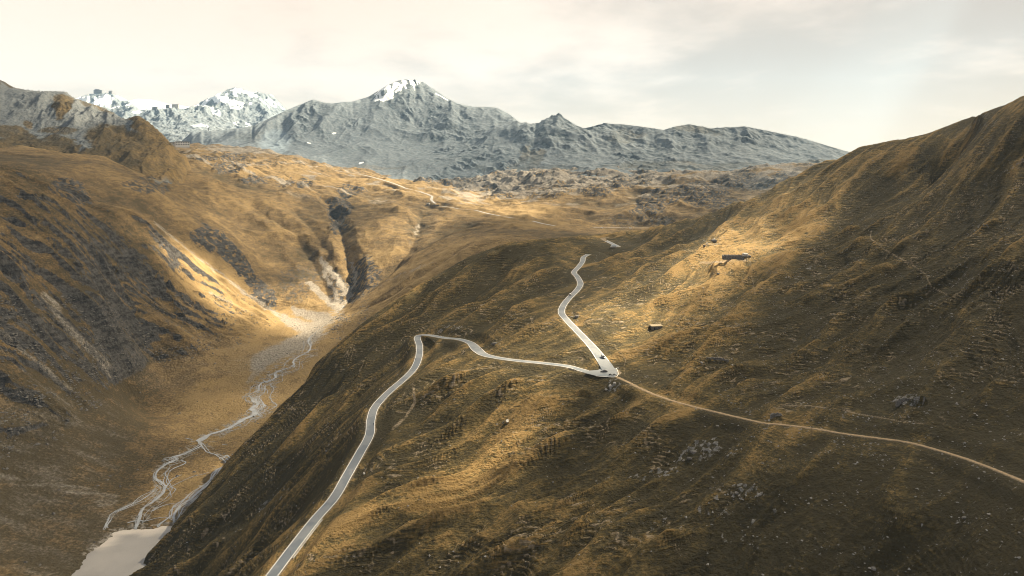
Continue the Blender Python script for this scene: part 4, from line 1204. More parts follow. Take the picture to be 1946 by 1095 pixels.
STREAMS = [([(640, 598), (628, 610), (612, 622), (598, 634), (586, 646), (589, 665), (560, 683), (555, 697), (525, 708), (521, 720), (496, 729), (490, 743), (474, 751), (480, 761), (489, 768), (478, 778), (485, 787), (466, 796), (449, 806), (424, 819), (397, 827), (377, 839)], 1.0, 3.1),
           ([(377, 839), (384, 846), (367, 856), (345, 865), (329, 869), (336, 874), (315, 883), (299, 896), (296, 908), (306, 919), (315, 925), (309, 939), (293, 952), (274, 966), (266, 979), (262, 992), (258, 1006)], 1.2, 1.5),
           ([(380, 843), (391, 857), (408, 865), (424, 872), (430, 866), (441, 879), (419, 892), (404, 915), (381, 932), (362, 950), (341, 963), (332, 981), (330, 999)], 0.7, 1.9),
           ([(297, 929), (275, 947), (241, 963), (213, 976), (206, 990), (200, 1004)], 0.6, 1.0), ([(345, 903), (328, 912), (315, 925)], 0.5, 0.9), ([(360, 950), (340, 955), (310, 962), (290, 972)], 0.5, 0.9),
           ([(500, 722), (519, 738), (513, 757), (524, 772), (498, 785), (480, 789)], 0.5, 0.9), ([(398, 898), (370, 905), (340, 918), (318, 930)], 0.35, 0.7), ([(300, 922), (288, 934), (262, 947), (250, 962)], 0.4, 0.7), ([(340, 966), (326, 978), (316, 988), (300, 1003)], 0.6, 1.1),
           ([(352, 833), (368, 835)], 0.8, 0.8), ([(422, 846), (432, 845)], 0.6, 0.6), ([(640, 598), (650, 586), (664, 566), (676, 548)], 0.9, 0.7), ([(334, 966), (350, 975), (374, 962), (392, 944)], 0.3, 0.5),
           ([(330, 990), (318, 985), (300, 985), (280, 990), (262, 990), (240, 996)], 0.4, 0.9)]
rs_ = np.random.RandomState(9)
def threads(pts, count, spread, w0, w1):
    for k in range(count):
        i0 = rs_.randint(0, len(pts) - 4); i1 = min(len(pts), i0 + rs_.randint(4, 9))
        o_ = rs_.uniform(-1, 1) * spread
        STREAMS.append(([(x + o_ * (0.3 + 0.7 * math.sin(math.pi * (j + .5) / (i1 - i0))) + rs_.uniform(-3, 3), y + rs_.uniform(-2, 2) + 0.25 * abs(o_)) for j, (x, y) in enumerate(pts[i0:i1])], rs_.uniform(w0, w1), rs_.uniform(w0, w1)))
threads(STREAMS[0][0][3:], 30, 26, 0.2, 0.6)
threads(STREAMS[1][0], 22, 24, 0.25, 0.6)
threads(STREAMS[2][0], 20, 18, 0.25, 0.7)
threads(STREAMS[3][0] + STREAMS[3][0][-1:], 4, 9, 0.25, 0.5)
parts = []
for pts, w0, w1 in STREAMS:
    ln = catmull(G.line(pts), 2.0)
    n = len(ln)
    s = np.linspace(0, 1, n)
    ph = np.arange(n) * 2.0
    ln[:, 0] += 1.6 * fbm(ph / 16, ph * 0 + pts[0][0], 2, 601); ln[:, 1] += 3.0 * fbm(ph / 16, ph * 0 + pts[0][1], 2, 603)
    hw = (w0 + (w1 - w0) * s) * (1 + 1.1 * fbm(ph / 18, ph * 0 + pts[0][1] * .1, 3, 605))
    hw = np.maximum(hw * 0.68, 0.1)
    if w1 > 3:
        hw *= 0.7 + 1.1 * np.exp(-((s - 0.86) / 0.06) ** 2) + 0.6 * np.exp(-((s - 0.3) / 0.04) ** 2) + 0.8 * np.exp(-((s - 0.99) / 0.02) ** 2)
    parts.append(strip(ln, hw, -hw, 0.35, G))
M_WAT = principled('stream_water', (0.22, 0.232, 0.24), 0.18, 0.6, noise=0.2, nscale=0.12)
v, f = merge(parts)
st = link(bpy.data.objects.new('stream', fast_mesh('stream', v, f, M_WAT)))
tag(st, 'pale braided stream winding through the golden valley floor to the lake', 'stream', kind='structure')

# ------------------------------------------------------------------ road, its edge lines, the footpath, the far stretches
M_ROAD = bpy.data.materials.new('asphalt')
M_ROAD.use_nodes = True
t = NT(M_ROAD.node_tree)
tcn = t.n('ShaderNodeTexCoord')
n1 = t.noise(tcn.outputs['Object'], 0.09, 3, 0.5)
n2 = t.noise(tcn.outputs['Object'], 2.2, 4, 0.7)
c1 = t.mix(t.ramp(n1, 0.46, 0.54), (0.115, 0.135, 0.158), (0.165, 0.182, 0.198))
c1 = t.mix(t.math('MULTIPLY', t.ramp(n2, 0.3, 0.8), 0.3), c1, (0.095, 0.105, 0.118))
bs = t.n('ShaderNodeBsdfPrincipled'); t.l(c1, bs.inputs['Base Color'])
bs.inputs['Roughness'].default_value = 0.55
o_ = t.n('ShaderNodeOutputMaterial'); t.l(bs.outputs[0], o_.inputs[0])
M_LINE = principled('white_edge', (0.72, 0.70, 0.66), 0.7, noise=0.12, nscale=1.2)
M_DIRT = principled('trodden_earth', (0.30, 0.225, 0.14), 0.95, 0.1, noise=0.25, nscale=0.8)

lower3[:, 2] = np.minimum(lower3[:, 2], 1e9)
low_w = 2.95 + 1.3 * np.exp(-(np.linalg.norm(lower3[:, :2] - at(915, 670, 540)[:2], axis=1) / 26) ** 2)
up_w = 2.95 + 1.5 * np.exp(-(np.linalg.norm(upper3[:, :2] - PAD[:2], axis=1) / 40) ** 2)
pad_img = [(1139, 692), (1152, 683), (1163, 693), (1171, 701), (1174, 711), (1168, 716.5), (1152, 716), (1133, 714.5), (1112, 709), (1120, 704.5), (1137, 703), (1143, 699)]
pad3 = np.array([at(a, b, 126.95 * F / (b - HOR)) for a, b in pad_img])
pc = pad3.mean(0)
pv_ = np.vstack([[pc], pad3]); n = len(pad3)
pf = np.array([(0, 1 + i, 1 + (i + 1) % n, 1 + (i + 1) % n) for i in range(n)])
bm = bmesh.new()
def bm_add(v, f):
    vs_ = [bm.verts.new(p) for p in v]
    for q in f:
        q = list(dict.fromkeys(int(i) for i in q))
        bm.faces.new([vs_[i] for i in q])
bm_add(*strip(lower3, low_w, -low_w, 0.0))
bm_add(*strip(upper3, up_w, -up_w, 0.02))
bm_add(*strip(topend3, 3.2, -3.2, 0.0))
bm_add(pv_, pf)
me = bpy.data.meshes.new('road'); bm.to_mesh(me); bm.free(); me.materials.append(M_ROAD)
road = link(bpy.data.objects.new('road', me))
tag(road, 'grey asphalt road winding up the hillside round a hairpin', 'road', kind='structure')
parts = []
for ln, wv in ((lower3, low_w), (upper3, up_w), (topend3, np.full(len(topend3), 3.2))):
    cut = len(ln) - 10 if ln is lower3 else len(ln)
    st0 = 12 if ln is upper3 else 0
    wob = 0.05 * fbm(np.arange(len(ln)) / 7.0, np.zeros(len(ln)), 2, 630)
    parts.append(strip(ln[st0:cut], (wv - 0.1 + wob)[st0:cut], (wv - 0.42 + wob)[st0:cut], 0.06))
    parts.append(strip(ln[st0:cut], (-wv + 0.42 + wob)[st0:cut], (-wv + 0.1 + wob)[st0:cut], 0.06))
rim = catmull(pad3[1:8], 1.0); rim[:, 2] += 0.03
parts.append(strip(rim, 0.45, 0.1, 0.0))
v, f = merge(parts)
mk = link(bpy.data.objects.new('edge_line', fast_mesh('edge_line', v, f, M_LINE)), road)
parts = []
for k, ln in enumerate(far3):
    wv = 3.8 if k == 0 else 3.2
    parts.append(strip(ln, wv, -wv, 0.45, None))
v, f = merge(parts)
M_FROAD = principled('far_asphalt', (0.28, 0.275, 0.265), 0.7, noise=0.1, nscale=0.05)
fr_ = link(bpy.data.objects.new('road', fast_mesh('road', v, f, M_FROAD)))
tag(fr_, 'pale distant stretches of the road crossing the pass', 'road', kind='structure')
hw = 0.75 + 0.25 * fbm(np.arange(len(trail3)) / 6.0, np.zeros(len(trail3)), 3, 640)
v, f = merge([strip(trail3, hw, -hw, 0.12, N)])
tr_ = link(bpy.data.objects.new('path', fast_mesh('path', v, f, M_DIRT)))
tag(tr_, 'light brown footpath leading right from the hairpin', 'path', kind='structure')

# ------------------------------------------------------------------ stones too many to count
def stones(name, lay, mask, count, smin, smax, mat, label, seed):
    rs = np.random.RandomState(seed)
    w_ = (mask * lay.D ** 2 * (lay.lv[1] - lay.lv[0])).ravel()
    w_ = np.clip(w_, 0, None); w_ /= w_.sum()
    ids = rs.choice(len(w_), count, p=w_)
    x = lay.X.ravel()[ids] + rs.uniform(-.6, .6, count); y = lay.D.ravel()[ids] + rs.uniform(-.8, .8, count)
    z = lay.z_at(x, y)
    s = smin + (smax - smin) * rs.rand(count) ** 3.2
    base = np.array([(1, 0, 0), (.5, .87, .1), (-.5, .87, -.1), (-1, 0, .1), (-.5, -.87, 0), (.5, -.87, .1), (.35, .1, .75), (-.4, .15, .6), (0, -.35, .7)])
    tri = np.array([(0, 1, 6), (1, 2, 7), (2, 3, 7), (3, 4, 8), (4, 5, 8), (5, 0, 6), (1, 7, 6), (3, 8, 7), (5, 6, 8), (6, 7, 8)])
    jit = base[None] * (1 + rs.uniform(-.35, .35, (count, 9, 3)))
    sc_ = s[:, None] * np.stack([rs.uniform(.7, 1.3, count), rs.uniform(.6, 1.2, count), rs.uniform(.5, 1.0, count)], 1)
    p = jit * sc_[:, None, :]
    an = rs.rand(count) * 6.283
    c_, s_ = np.cos(an)[:, None], np.sin(an)[:, None]
    q = np.stack([p[..., 0] * c_ - p[..., 1] * s_, p[..., 0] * s_ + p[..., 1] * c_, p[..., 2]], -1)
    q += np.stack([x, y, z - 0.1 * s], 1)[:, None, :]
    f = (tri[None] + (np.arange(count) * 9)[:, None, None]).reshape(-1, 3)
    o = link(bpy.data.objects.new(name, fast_mesh(name, q.reshape(-1, 3), f, mat, False)))
    return tag(o, label, 'stones', kind='stuff')


M_STONE = principled('grey_stone', (0.185, 0.178, 0.168), 0.9, 0.2, noise=0.45, nscale=0.35)
M_STONED = principled('dark_stone', (0.10, 0.095, 0.088), 0.9, 0.2, noise=0.4, nscale=0.3)
vis = (N.PX > 150) & (N.PX < 2080) & (N.PY < 1180) & (N.D < np.interp(N.PX, cpx, cd))
mk1 = (N.m['rock'] * 0.5 + 0.16 * sstep(N.PX, 1050, 1500) + 0.025) * vis * (nearroad > 5) * (trail_d > 2)
mk1 *= sstep(fbm(N.X / 14, N.D / 14, 3, 650), -0.25, 0.3)
stones('stones', N, mk1, 30000, 0.12, 0.72, M_STONE, 'grey stones scattered over the brown hillside', 5)
visg = (G.PX > -120) & (G.PX < 700) & (G.D < 1250) & (G.PY > 560) & (sdist > 2)
mk2 = (0.15 + 0.6 * G.m['bare'] + 0.5 * (G.m['rock'] > .4)) * visg * (1 - 0.97 * plain) * sstep(fbm(G.X / 30, G.D / 30, 3, 651), -0.2, 0.3)
stones('stones', G, mk2, 9000, 0.35, 2.1, M_STONED, 'dark stones strewn over the foot of the left slope', 6)

# ------------------------------------------------------------------ masonry: walls, huts, boulders
M_WALL = principled('dry_stone', (0.13, 0.125, 0.12), 0.95, 0.15, noise=0.5, nscale=1.1)
M_CAP = principled('wall_cap', (0.42, 0.40, 0.37), 0.9, 0.2, noise=0.2, nscale=0.9)
M_ROCK = principled('pale_rock', (0.33, 0.32, 0.30), 0.95, 0.15, noise=0.35, nscale=0.5)
M_DROCK = principled('grey_rock', (0.12, 0.115, 0.11), 0.95, 0.15, noise=0.45, nscale=0.4)
M_ROOF = principled('slab_roof', (0.17, 0.14, 0.095), 0.9, 0.2, noise=0.3, nscale=0.8)
M_WHITE = principled('white_render', (0.80, 0.79, 0.77), 0.8, noise=0.08, nscale=0.2)
M_PALE = principled('pale_render', (0.45, 0.42, 0.39), 0.85, noise=0.12, nscale=0.15)
M_GREY = principled('weathered_wall', (0.13, 0.14, 0.155), 0.85, noise=0.2, nscale=0.15)
M_GLASS = principled('window_glass', (0.03, 0.035, 0.045), 0.12, 0.6)
M_DARK = principled('dark_opening', (0.015, 0.015, 0.015), 0.9)
M_WOOD = principled('grey_wood', (0.085, 0.07, 0.055), 0.9, noise=0.3, nscale=4)
M_STEEL = principled('steel', (0.25, 0.25, 0.26), 0.45, 0.5, 0.8)


def wall_mesh(line, thick, top, bottom, name, mat, parent=None, ragged=0.0, seed=0):
    """masonry wall along a 3-D line of base points; top and bottom relative to it; uneven courses"""
    L3, nrm, _ = ribbon(line, 0, 0)
    n = len(L3)
    rs = np.random.RandomState(seed)
    tp = np.broadcast_to(np.asarray(top, float), (n,)) + ragged * rs.uniform(-1, 1, n)
    bt = np.broadcast_to(np.asarray(bottom, float), (n,))
    rings = []
    for i in range(n):
        a = L3[i, :2] + nrm[i] * thick / 2; b = L3[i, :2] - nrm[i] * thick / 2
        z0, z1 = L3[i, 2] + bt[i], L3[i, 2] + tp[i]
        j = rs.uniform(-.06, .06, 4) * (ragged > 0)
        rings.append([(a[0], a[1] + j[0], z0), (b[0], b[1] + j[1], z0), (b[0], b[1] + j[2], z1), (a[0], a[1] + j[3], z1)])
    return MB().loft(rings).build(name, mat, parent)


def resample(line, step):
    return catmull(np.asarray(line, float), step)


# retaining wall carrying the lower road into the hairpin, with a pale parapet on top
seg = lower3[np.argmin(abs(lower3[:, 0] - at(1086, 698, 470)[0])):]
L3, nrm, _ = ribbon(seg, 0, 0)
off = seg.copy(); side = -1 if nrm[len(nrm) // 2, 1] > 0 else 1
off[:, :2] += nrm * side * 3.45
off = off[(off[:, 1] < PAD[1] + 60)][:-14]
wl = empty('retaining_wall', off[len(off) // 2])
tag(wl, 'stone retaining wall with pale parapet under the road just left of the hairpin', 'wall')
base = off - np.array(wl.location)
bulge = np.sin(np.linspace(0, np.pi, len(base)))
wall_mesh(base, 0.9, 0.02, -0.6 - 4.2 * bulge, 'masonry', M_WALL, wl, 0.0, 3)
wall_mesh(base, 0.5, 0.55, 0.025, 'parapet', M_CAP, wl, 0.0, 4)

# rough kerb stones below the lower road near the bottom of the view
seg = lower3[(lower3[:, 1] > 322) & (lower3[:, 1] < 352)]
L3, nrm, _ = ribbon(seg, 0, 0)
off = seg.copy(); side = -1 if nrm[0, 0] < 0 else -1
off[:, :2] += nrm * side * 3.7
wl2 = empty('stone_kerb', off[len(off) // 2])
tag(wl2, 'low ragged stone kerb along the right edge of the lower road', 'wall')
wall_mesh(off - np.array(wl2.location), 0.6, 0.22, -1.0, 'masonry', M_ROCK, wl2, 0.14, 6)


def boulder(loc, size, mat, label, seed, group=None, sub=2):
    rs = np.random.RandomState(seed)
    bm = bmesh.new()
    bmesh.ops.create_icosphere(bm, subdivisions=sub, radius=1.0)
    v = np.array([x.co[:] for x in bm.verts])
    d = 0.24 * fbm(v[:, 0] * 1.3 + seed, v[:, 1] * 1.3 + v[:, 2], 3, seed) + 0.12 * fbm(v[:, 0] * 3 + v[:, 2] * 2, v[:, 1] * 3 + seed, 2, seed + 3)
    for i, x in enumerate(bm.verts):
        q = v[i] * (1 + d[i] * 1.6)
        q = np.sign(q) * np.minimum(np.abs(q), [0.86, 0.84, 0.8])
        x.co = (q[0] * size[0], q[1] * size[1], q[2] * size[2])
    me = bpy.data.meshes.new('boulder'); bm.to_mesh(me); bm.free(); me.materials.append(mat)
    o = link(bpy.data.objects.new('boulder', me))
    o.location = (loc[0], loc[1], loc[2] + size[2] * 0.35)
    o.rotation_euler = (0, 0, rs.rand() * 6)
    return tag(o, label, 'boulder', group)


# sunlit ruin: long roofless stone enclosure cut into the slope
def ruin(px, py, wid, dep, hgt, yaw, label, name='stone_ruin', roof=False, seed=0):
    c0 = N.hit(px, py)
    e = empty(name, c0, yaw)
    tag(e, label, 'ruin' if not roof else 'hut')
    hw_, hd = wid / 2, dep / 2
    n = max(6, int(wid / 0.8))
    fx = np.linspace(-hw_, hw_, n)
    wall_mesh(np.column_stack([fx, np.full(n, -hd), np.zeros(n)]), 0.6, hgt * (1 - 0.12 * (fx / hw_) ** 2), -1.2, 'front_wall', M_WALL, e, 0.0 if roof else 0.12, seed)
    for s in (-1, 1):
        yy = np.linspace(-hd + 0.31, hd, 6)
        wall_mesh(np.column_stack([np.full(6, s * hw_), yy, np.zeros(6)]), 0.6, np.linspace(hgt * .88, hgt * 1.05, 6), -1.2, 'side_wall', M_WALL, e, 0.0 if roof else 0.1, seed + 2 + s)
    wall_mesh(np.column_stack([fx[1:-1], np.full(n - 2, hd), np.zeros(n - 2)]), 0.6, hgt * 1.1, -1.2, 'back_wall', M_WALL, e, 0.1, seed + 5)
    if roof:
        MB().loft([[(-hw_ - .5, -hd - .5, hgt + .02), (hw_ + .5, -hd - .5, hgt * .97), (hw_ + .5, hd + .4, hgt * 1.25), (-hw_ - .5, hd + .4, hgt * 1.25)],
                   [(-hw_ - .5, -hd - .5, hgt + .32), (hw_ + .5, -hd - .5, hgt * .97 + .3), (hw_ + .5, hd + .4, hgt * 1.25 + .3), (-hw_ - .5, hd + .4, hgt * 1.25 + .3)]]).build('roof', M_ROOF, e)
        d = MB().box(-hw_ * .62, -hw_ * .62 + 0.9, -hd - .34, -hd - .3, -.6, 1.5).build('door', M_DARK, e)
        MB().box(hw_ * .1, hw_ * .1 + 0.7, -hd - .34, -hd - .3, 0.9, 1.5).build('window', M_DARK, e)
    return e


ruin(1393, 491, 19.0, 5.0, 2.9, math.radians(-4), 'long dark stone ruin on the sunlit slope beside a pale boulder', seed=11)
ruin(1247, 625, 8.2, 3.6, 2.2, math.radians(12), 'small low stone hut with dark front alone on the sunlit grass', 'stone_hut', True, 21)
# banks walled at the back of the hollows
def bankwall(px, py, wid, hgt, yaw, label, seed, back=0.0):
    c0 = N.hit(px, py)
    zb = float(N.z_at(np.array([c0[0]]), np.array([c0[1] + back]))[0])
    e = empty('stone_wall', (c0[0], c0[1] + back, min(zb, c0[2] + 1.2)), yaw)
    tag(e, label, 'wall')
    n = max(12, int(wid / 0.45))
    fx = np.linspace(-wid / 2, wid / 2, n)
    arc = 0.16 * wid * (fx / (wid / 2)) ** 2
    h = hgt * (1 - 0.55 * (np.abs(fx) / (wid / 2)) ** 3) * (1 - 0.22 * fx / wid) + 0.35 * fbm(fx / 1.3, fx * 0 + seed, 3, seed)
    wall_mesh(np.column_stack([fx, -arc + 0.25 * fbm(fx / 1.1, fx * 0 + 3 + seed, 2, seed + 1), np.zeros(n)]), 0.8, h, -1.8, 'masonry', M_WALL, e, 0.28, seed)
bankwall(1362, 691, 15.5, 1.9, math.radians(-6), 'curved dark stone wall at the back of a grassy hollow above the trail', 31, 3.0)
bankwall(1478, 796, 6.0, 1.4, math.radians(-4), 'short dark stone wall in a dug hollow just above the footpath', 33, 2.0)
bankwall(1727, 768, 11.0, 1.6, math.radians(0), 'dark rough stone bank among rubble on the right hillside', 35, 2.5)
c0 = G.hit(829, 391)
e = empty('stone_wall', c0)
tag(e, 'dark supporting wall under the distant bend of the far road', 'wall')
fx = np.linspace(-9, 9, 16)
wall_mesh(np.column_stack([fx, np.zeros(16), np.zeros(16)]), 1.0, 3.0, -3.5, 'masonry', M_WALL, e, 0.25, 37)

for px, py, sz, m_, lab in [(1416, 487, (5.5, 4.0, 4.2), M_ROCK, 'big pale boulder at the right end of the long stone ruin'), (1424, 488, (3.0, 2.5, 2.2), M_DROCK, 'dark boulder just right of the pale one by the long ruin'),
                            (964, 801, (3.8, 1.5, 1.0), M_ROCK, 'pale flat slab lying on the sunlit ridge right of the lower road'), (1357, 459, (7.0, 4.0, 3.0), M_DROCK, 'dark rock outcrop in a hollow above the long ruin'), (1338, 468, (3.0, 2.2, 2.0), M_DROCK, 'rounded grey boulder below the dark outcrop'),
                            (1365, 521, (3.4, 2.2, 1.6), M_DROCK, 'small dark rock on the sunlit slope below the long ruin'), (1160, 735, (2.4, 1.8, 1.6), M_ROCK, 'pale broken rock at the foot of the hairpin'), (1168, 729, (1.6, 1.4, 1.2), M_ROCK, 'small pale rock close under the hairpin edge'),
                            (1152, 741, (1.6, 1.2, 0.9), M_ROCK, 'lowest pale rock in the rubble below the hairpin'), (1333, 690, (1.8, 1.2, 1.0), M_ROCK, 'pale rock at the left end of the grassy hollow'), (1392, 694, (1.2, 0.7, 0.6), M_ROCK, 'pale slab to the right of the grassy hollow'),
                            (1462, 800, (1.3, 0.9, 0.8), M_ROCK, 'pale rock beside the dug hollow on the footpath'), (1310, 872, (2.2, 1.5, 1.0), M_DROCK, 'grey slab in the rubble patch below the footpath'), (1318, 860, (3.0, 2.2, 1.4), M_DROCK, 'largest grey outcrop in the rubble patch below the footpath'),
                            (1400, 938, (2.0, 1.4, 0.9), M_DROCK, 'bluish grey rock above the wide stone field'), (1660, 1082, (1.6, 1.2, 1.0), M_DROCK, 'grey rock at the bottom edge right of centre'), (1833, 985, (2.0, 1.0, 0.8), M_DROCK, 'grey rock on the dark slope at the lower right'),
                            (620, 858, (2.0, 1.4, .9), M_DROCK, 'grey rock left of the lower road bend'), (692, 901, (2.4, 1.0, .8), M_ROCK, 'pale rock touching the right verge of the lower road'), (940, 655, (4.5, 2.0, 2.2), M_DROCK, 'grey crag above the S bend of the lower road'), (1096, 603, (4.0, 2.5, 2.0), M_DROCK, 'grey rock beside the upper road bend')]:
    boulder(N.hit(px, py), tuple(0.65 * q for q in sz), m_, lab, int(px + py))
boulder(G.hit(814, 389), (7, 5, 4), M_ROCK, 'pale boulder left of the distant road bend', 77)


# ------------------------------------------------------------------ far buildings
def building(name, loc, w_, d_, h_, mat, label, cols, floors, yaw=0.0, roof='flat', cat='building', annex=None):
    e = empty(name, loc, yaw)
    tag(e, label, cat)
    MB().box(-w_ / 2, w_ / 2, -d_ / 2, d_ / 2, -8, h_).build('wall', mat, e)
    if roof == 'flat':
        MB().box(-w_ / 2 - .6, w_ / 2 + .6, -d_ / 2 - .6, d_ / 2 + .6, h_ + .02, h_ + 1.2).build('roof', M_GREY, e)
    else:
        MB().loft([[(-w_ / 2 - .8, -d_ / 2 - .8, h_ + .02), (-w_ / 2 - .8, d_ / 2 + .8, h_ + .02), (-w_ / 2 - .8, 0, h_ + d_ * .42)],
                   [(w_ / 2 + .8, -d_ / 2 - .8, h_ + .02), (w_ / 2 + .8, d_ / 2 + .8, h_ + .02), (w_ / 2 + .8, 0, h_ + d_ * .42)]]).build('roof', M_GREY, e)
    for i in range(cols):
        for k in range(floors):
            x = -w_ / 2 + w_ * (i + .5) / cols
            z = h_ * (k + .55) / floors
            ww, wh = w_ / cols * .26, h_ / floors * .26
            MB().box(x - ww, x + ww, -d_ / 2 - .12, -d_ / 2 - .02, z - wh, z + wh).build('window', M_GLASS, e)
    if annex:
        ax, aw, ah = annex
        MB().box(ax - aw / 2, ax + aw / 2, -d_ / 2 + .5, d_ / 2 - .5, h_ + 1.22 if ah > 0 and abs(ax) < w_ / 2 else -8, h_ + ah).build('annex', mat, e)
    return e


def on(lay, px, d, dz=0.0):
    x = (px - CX) / F * d
    return (x, d, float(lay.z_at(np.array([x]), np.array([d]))[0]) + dz)


gz_ = G.hit(341, 275)
p = at(347, 276.5, 2700); building('inn', (p[0], p[1], p[2]), 50, 18, 14, M_WHITE, 'long white building at the foot of the far slope, right of the brown spur', 6, 2, 0.44)
p = at(334, 272.5, 2780); building('shed', (p[0] - 26, p[1], p[2] - 3), 78, 14, 7, M_PALE, 'low pale wing attached behind the long white building', 8, 1, 0.44)


def ridge_pos(lay, px):
    j = int(round((px - lay.px[0]) / (lay.px[1] - lay.px[0])))
    k = int(np.argmin(lay.PY[:, j]))
    return (lay.X[k, j], lay.D[k, j], lay.Z[k, j])


building('summit_station', ridge_pos(S, 187), 74, 34, 22, M_GREY, 'large grey station building on the snowy dome at the far left', 7, 2, 0.06, 'flat', 'building', (-6, 44, 9))
building('hut', ridge_pos(S, 211), 27, 20, 17, M_GREY, 'small dark hut right of the station on the snowy dome', 2, 1, 0, 'gable')
building('hotel', ridge_pos(S, 295), 40, 22, 17, M_GREY, 'dark hotel, leftmost of the row on the saddle', 4, 2)
building('hotel', ridge_pos(S, 319.5), 26, 22, 28, M_GREY, 'tall dark tower hotel in the middle of the row on the saddle', 3, 4)
building('hotel', ridge_pos(S, 334), 56, 24, 25, M_PALE, 'pale hotel, rightmost of the row on the saddle', 6, 4)

# cable-car pylon in front of the snow slope
pl = ridge_pos(FR, 396)
e = empty('lift_pylon', pl)
tag(e, 'dark cable car pylon on the far ridge below the snow peak', 'pylon')
m = MB()
for sx, sy in ((-1, -1), (1, -1), (1, 1), (-1, 1)):
    m.tube([(sx * 2.6, sy * 2.6, -3), (sx * 1.2, sy * 1.2, 17)], .5, 5)
for z in (3, 8, 13):
    q = 2.4 - z * .07
    m.tube([(-q, -q, z), (q, -q, z + 3)], .25, 4).tube([(q, q, z), (-q, q, z + 3)], .25, 4)
m.build('mast', M_GREY, e)
MB().box(-7, 7, -.8, .8, 17.02, 18.6).build('crossarm', M_GREY, e)

# ------------------------------------------------------------------ utility poles and snow poles
def pole(px, py, h_, label, group=None, frame=False):
    c0 = N.hit(px, py)
    e = empty('utility_pole', c0)
    tag(e, label, 'pole', group)
    MB().tube([(0, 0, -.8), (0, 0, h_)], [.16, .11], 8).build('post', M_WOOD, e)
    MB().box(-.7, .7, -.06, .06, h_ - .55, h_ - .42).build('crossarm', M_WOOD, e)
    for s in (-.55, 0.0, .55):
        MB().tube([(s, 0, h_ - .42), (s, 0, h_ - .2)], .05, 6).build('insulator', M_WHITE, e)
    return e
pole(1414, 503, 9.0, 'left wooden pole of the pair below the pale boulder', 'utility poles on the hillside')
pole(1418.5, 503, 9.5, 'right wooden pole of the pair below the pale boulder', 'utility poles on the hillside')
pole(1543, 848, 9.0, 'single dark wooden pole standing below the footpath', 'utility poles on the hillside')
pole(1495, 711, 6.5, 'left wooden pole of the pair above the footpath', 'utility poles on the hillside')
pole(1501, 711, 6.5, 'right wooden pole of the pair above the footpath', 'utility poles on the hillside')
pole(1374, 433, 11.0, 'wooden pole near the far brow of the hill', 'utility poles on the hillside')

M_PP = principled('painted_pole', (0.10, 0.09, 0.085), 0.6)
M_PR = principled('pole_tip', (0.45, 0.08, 0.05), 0.6)
k = 0
SP = [(552, 1055, 'snow pole nearest the camera at the right verge of the lower road'), (606, 986, 'second snow pole up the right verge of the lower road'), (670, 901, 'snow pole at the right verge beside the pale rock'), (737, 757, 'snow pole on the inside verge above the lower bend'), (808, 688, 'snow pole right of the road just below the upper left bend'),
      (1113, 548, 'snow pole outside the upper road curve'), (1056, 596, 'snow pole left of the upper road bend')]
for px, py, lab in SP:
    c0 = N.hit(px, py)
    e = empty('snow_pole', c0)
    tag(e, lab, 'pole', 'snow poles along the road')
    MB().tube([(0, 0, -.3), (0, 0, 1.75)], .045, 6).build('post', M_PP, e)
    MB().tube([(0, 0, 1.76), (0, 0, 2.1)], .05, 6).build('tip', M_PR, e)

# ------------------------------------------------------------------ vehicles
M_TYRE = principled('tyre_rubber', (0.02, 0.02, 0.02), 0.85)
M_RIM = principled('wheel_rim', (0.35, 0.35, 0.36), 0.35, 0.5, 0.7)
M_LAMP = principled('lamp_lens', (0.7, 0.7, 0.68), 0.15, 0.6)
M_RED = principled('tail_lens', (0.30, 0.02, 0.015), 0.25, 0.6)
M_BLACK = principled('black_plastic', (0.018, 0.018, 0.02), 0.5)


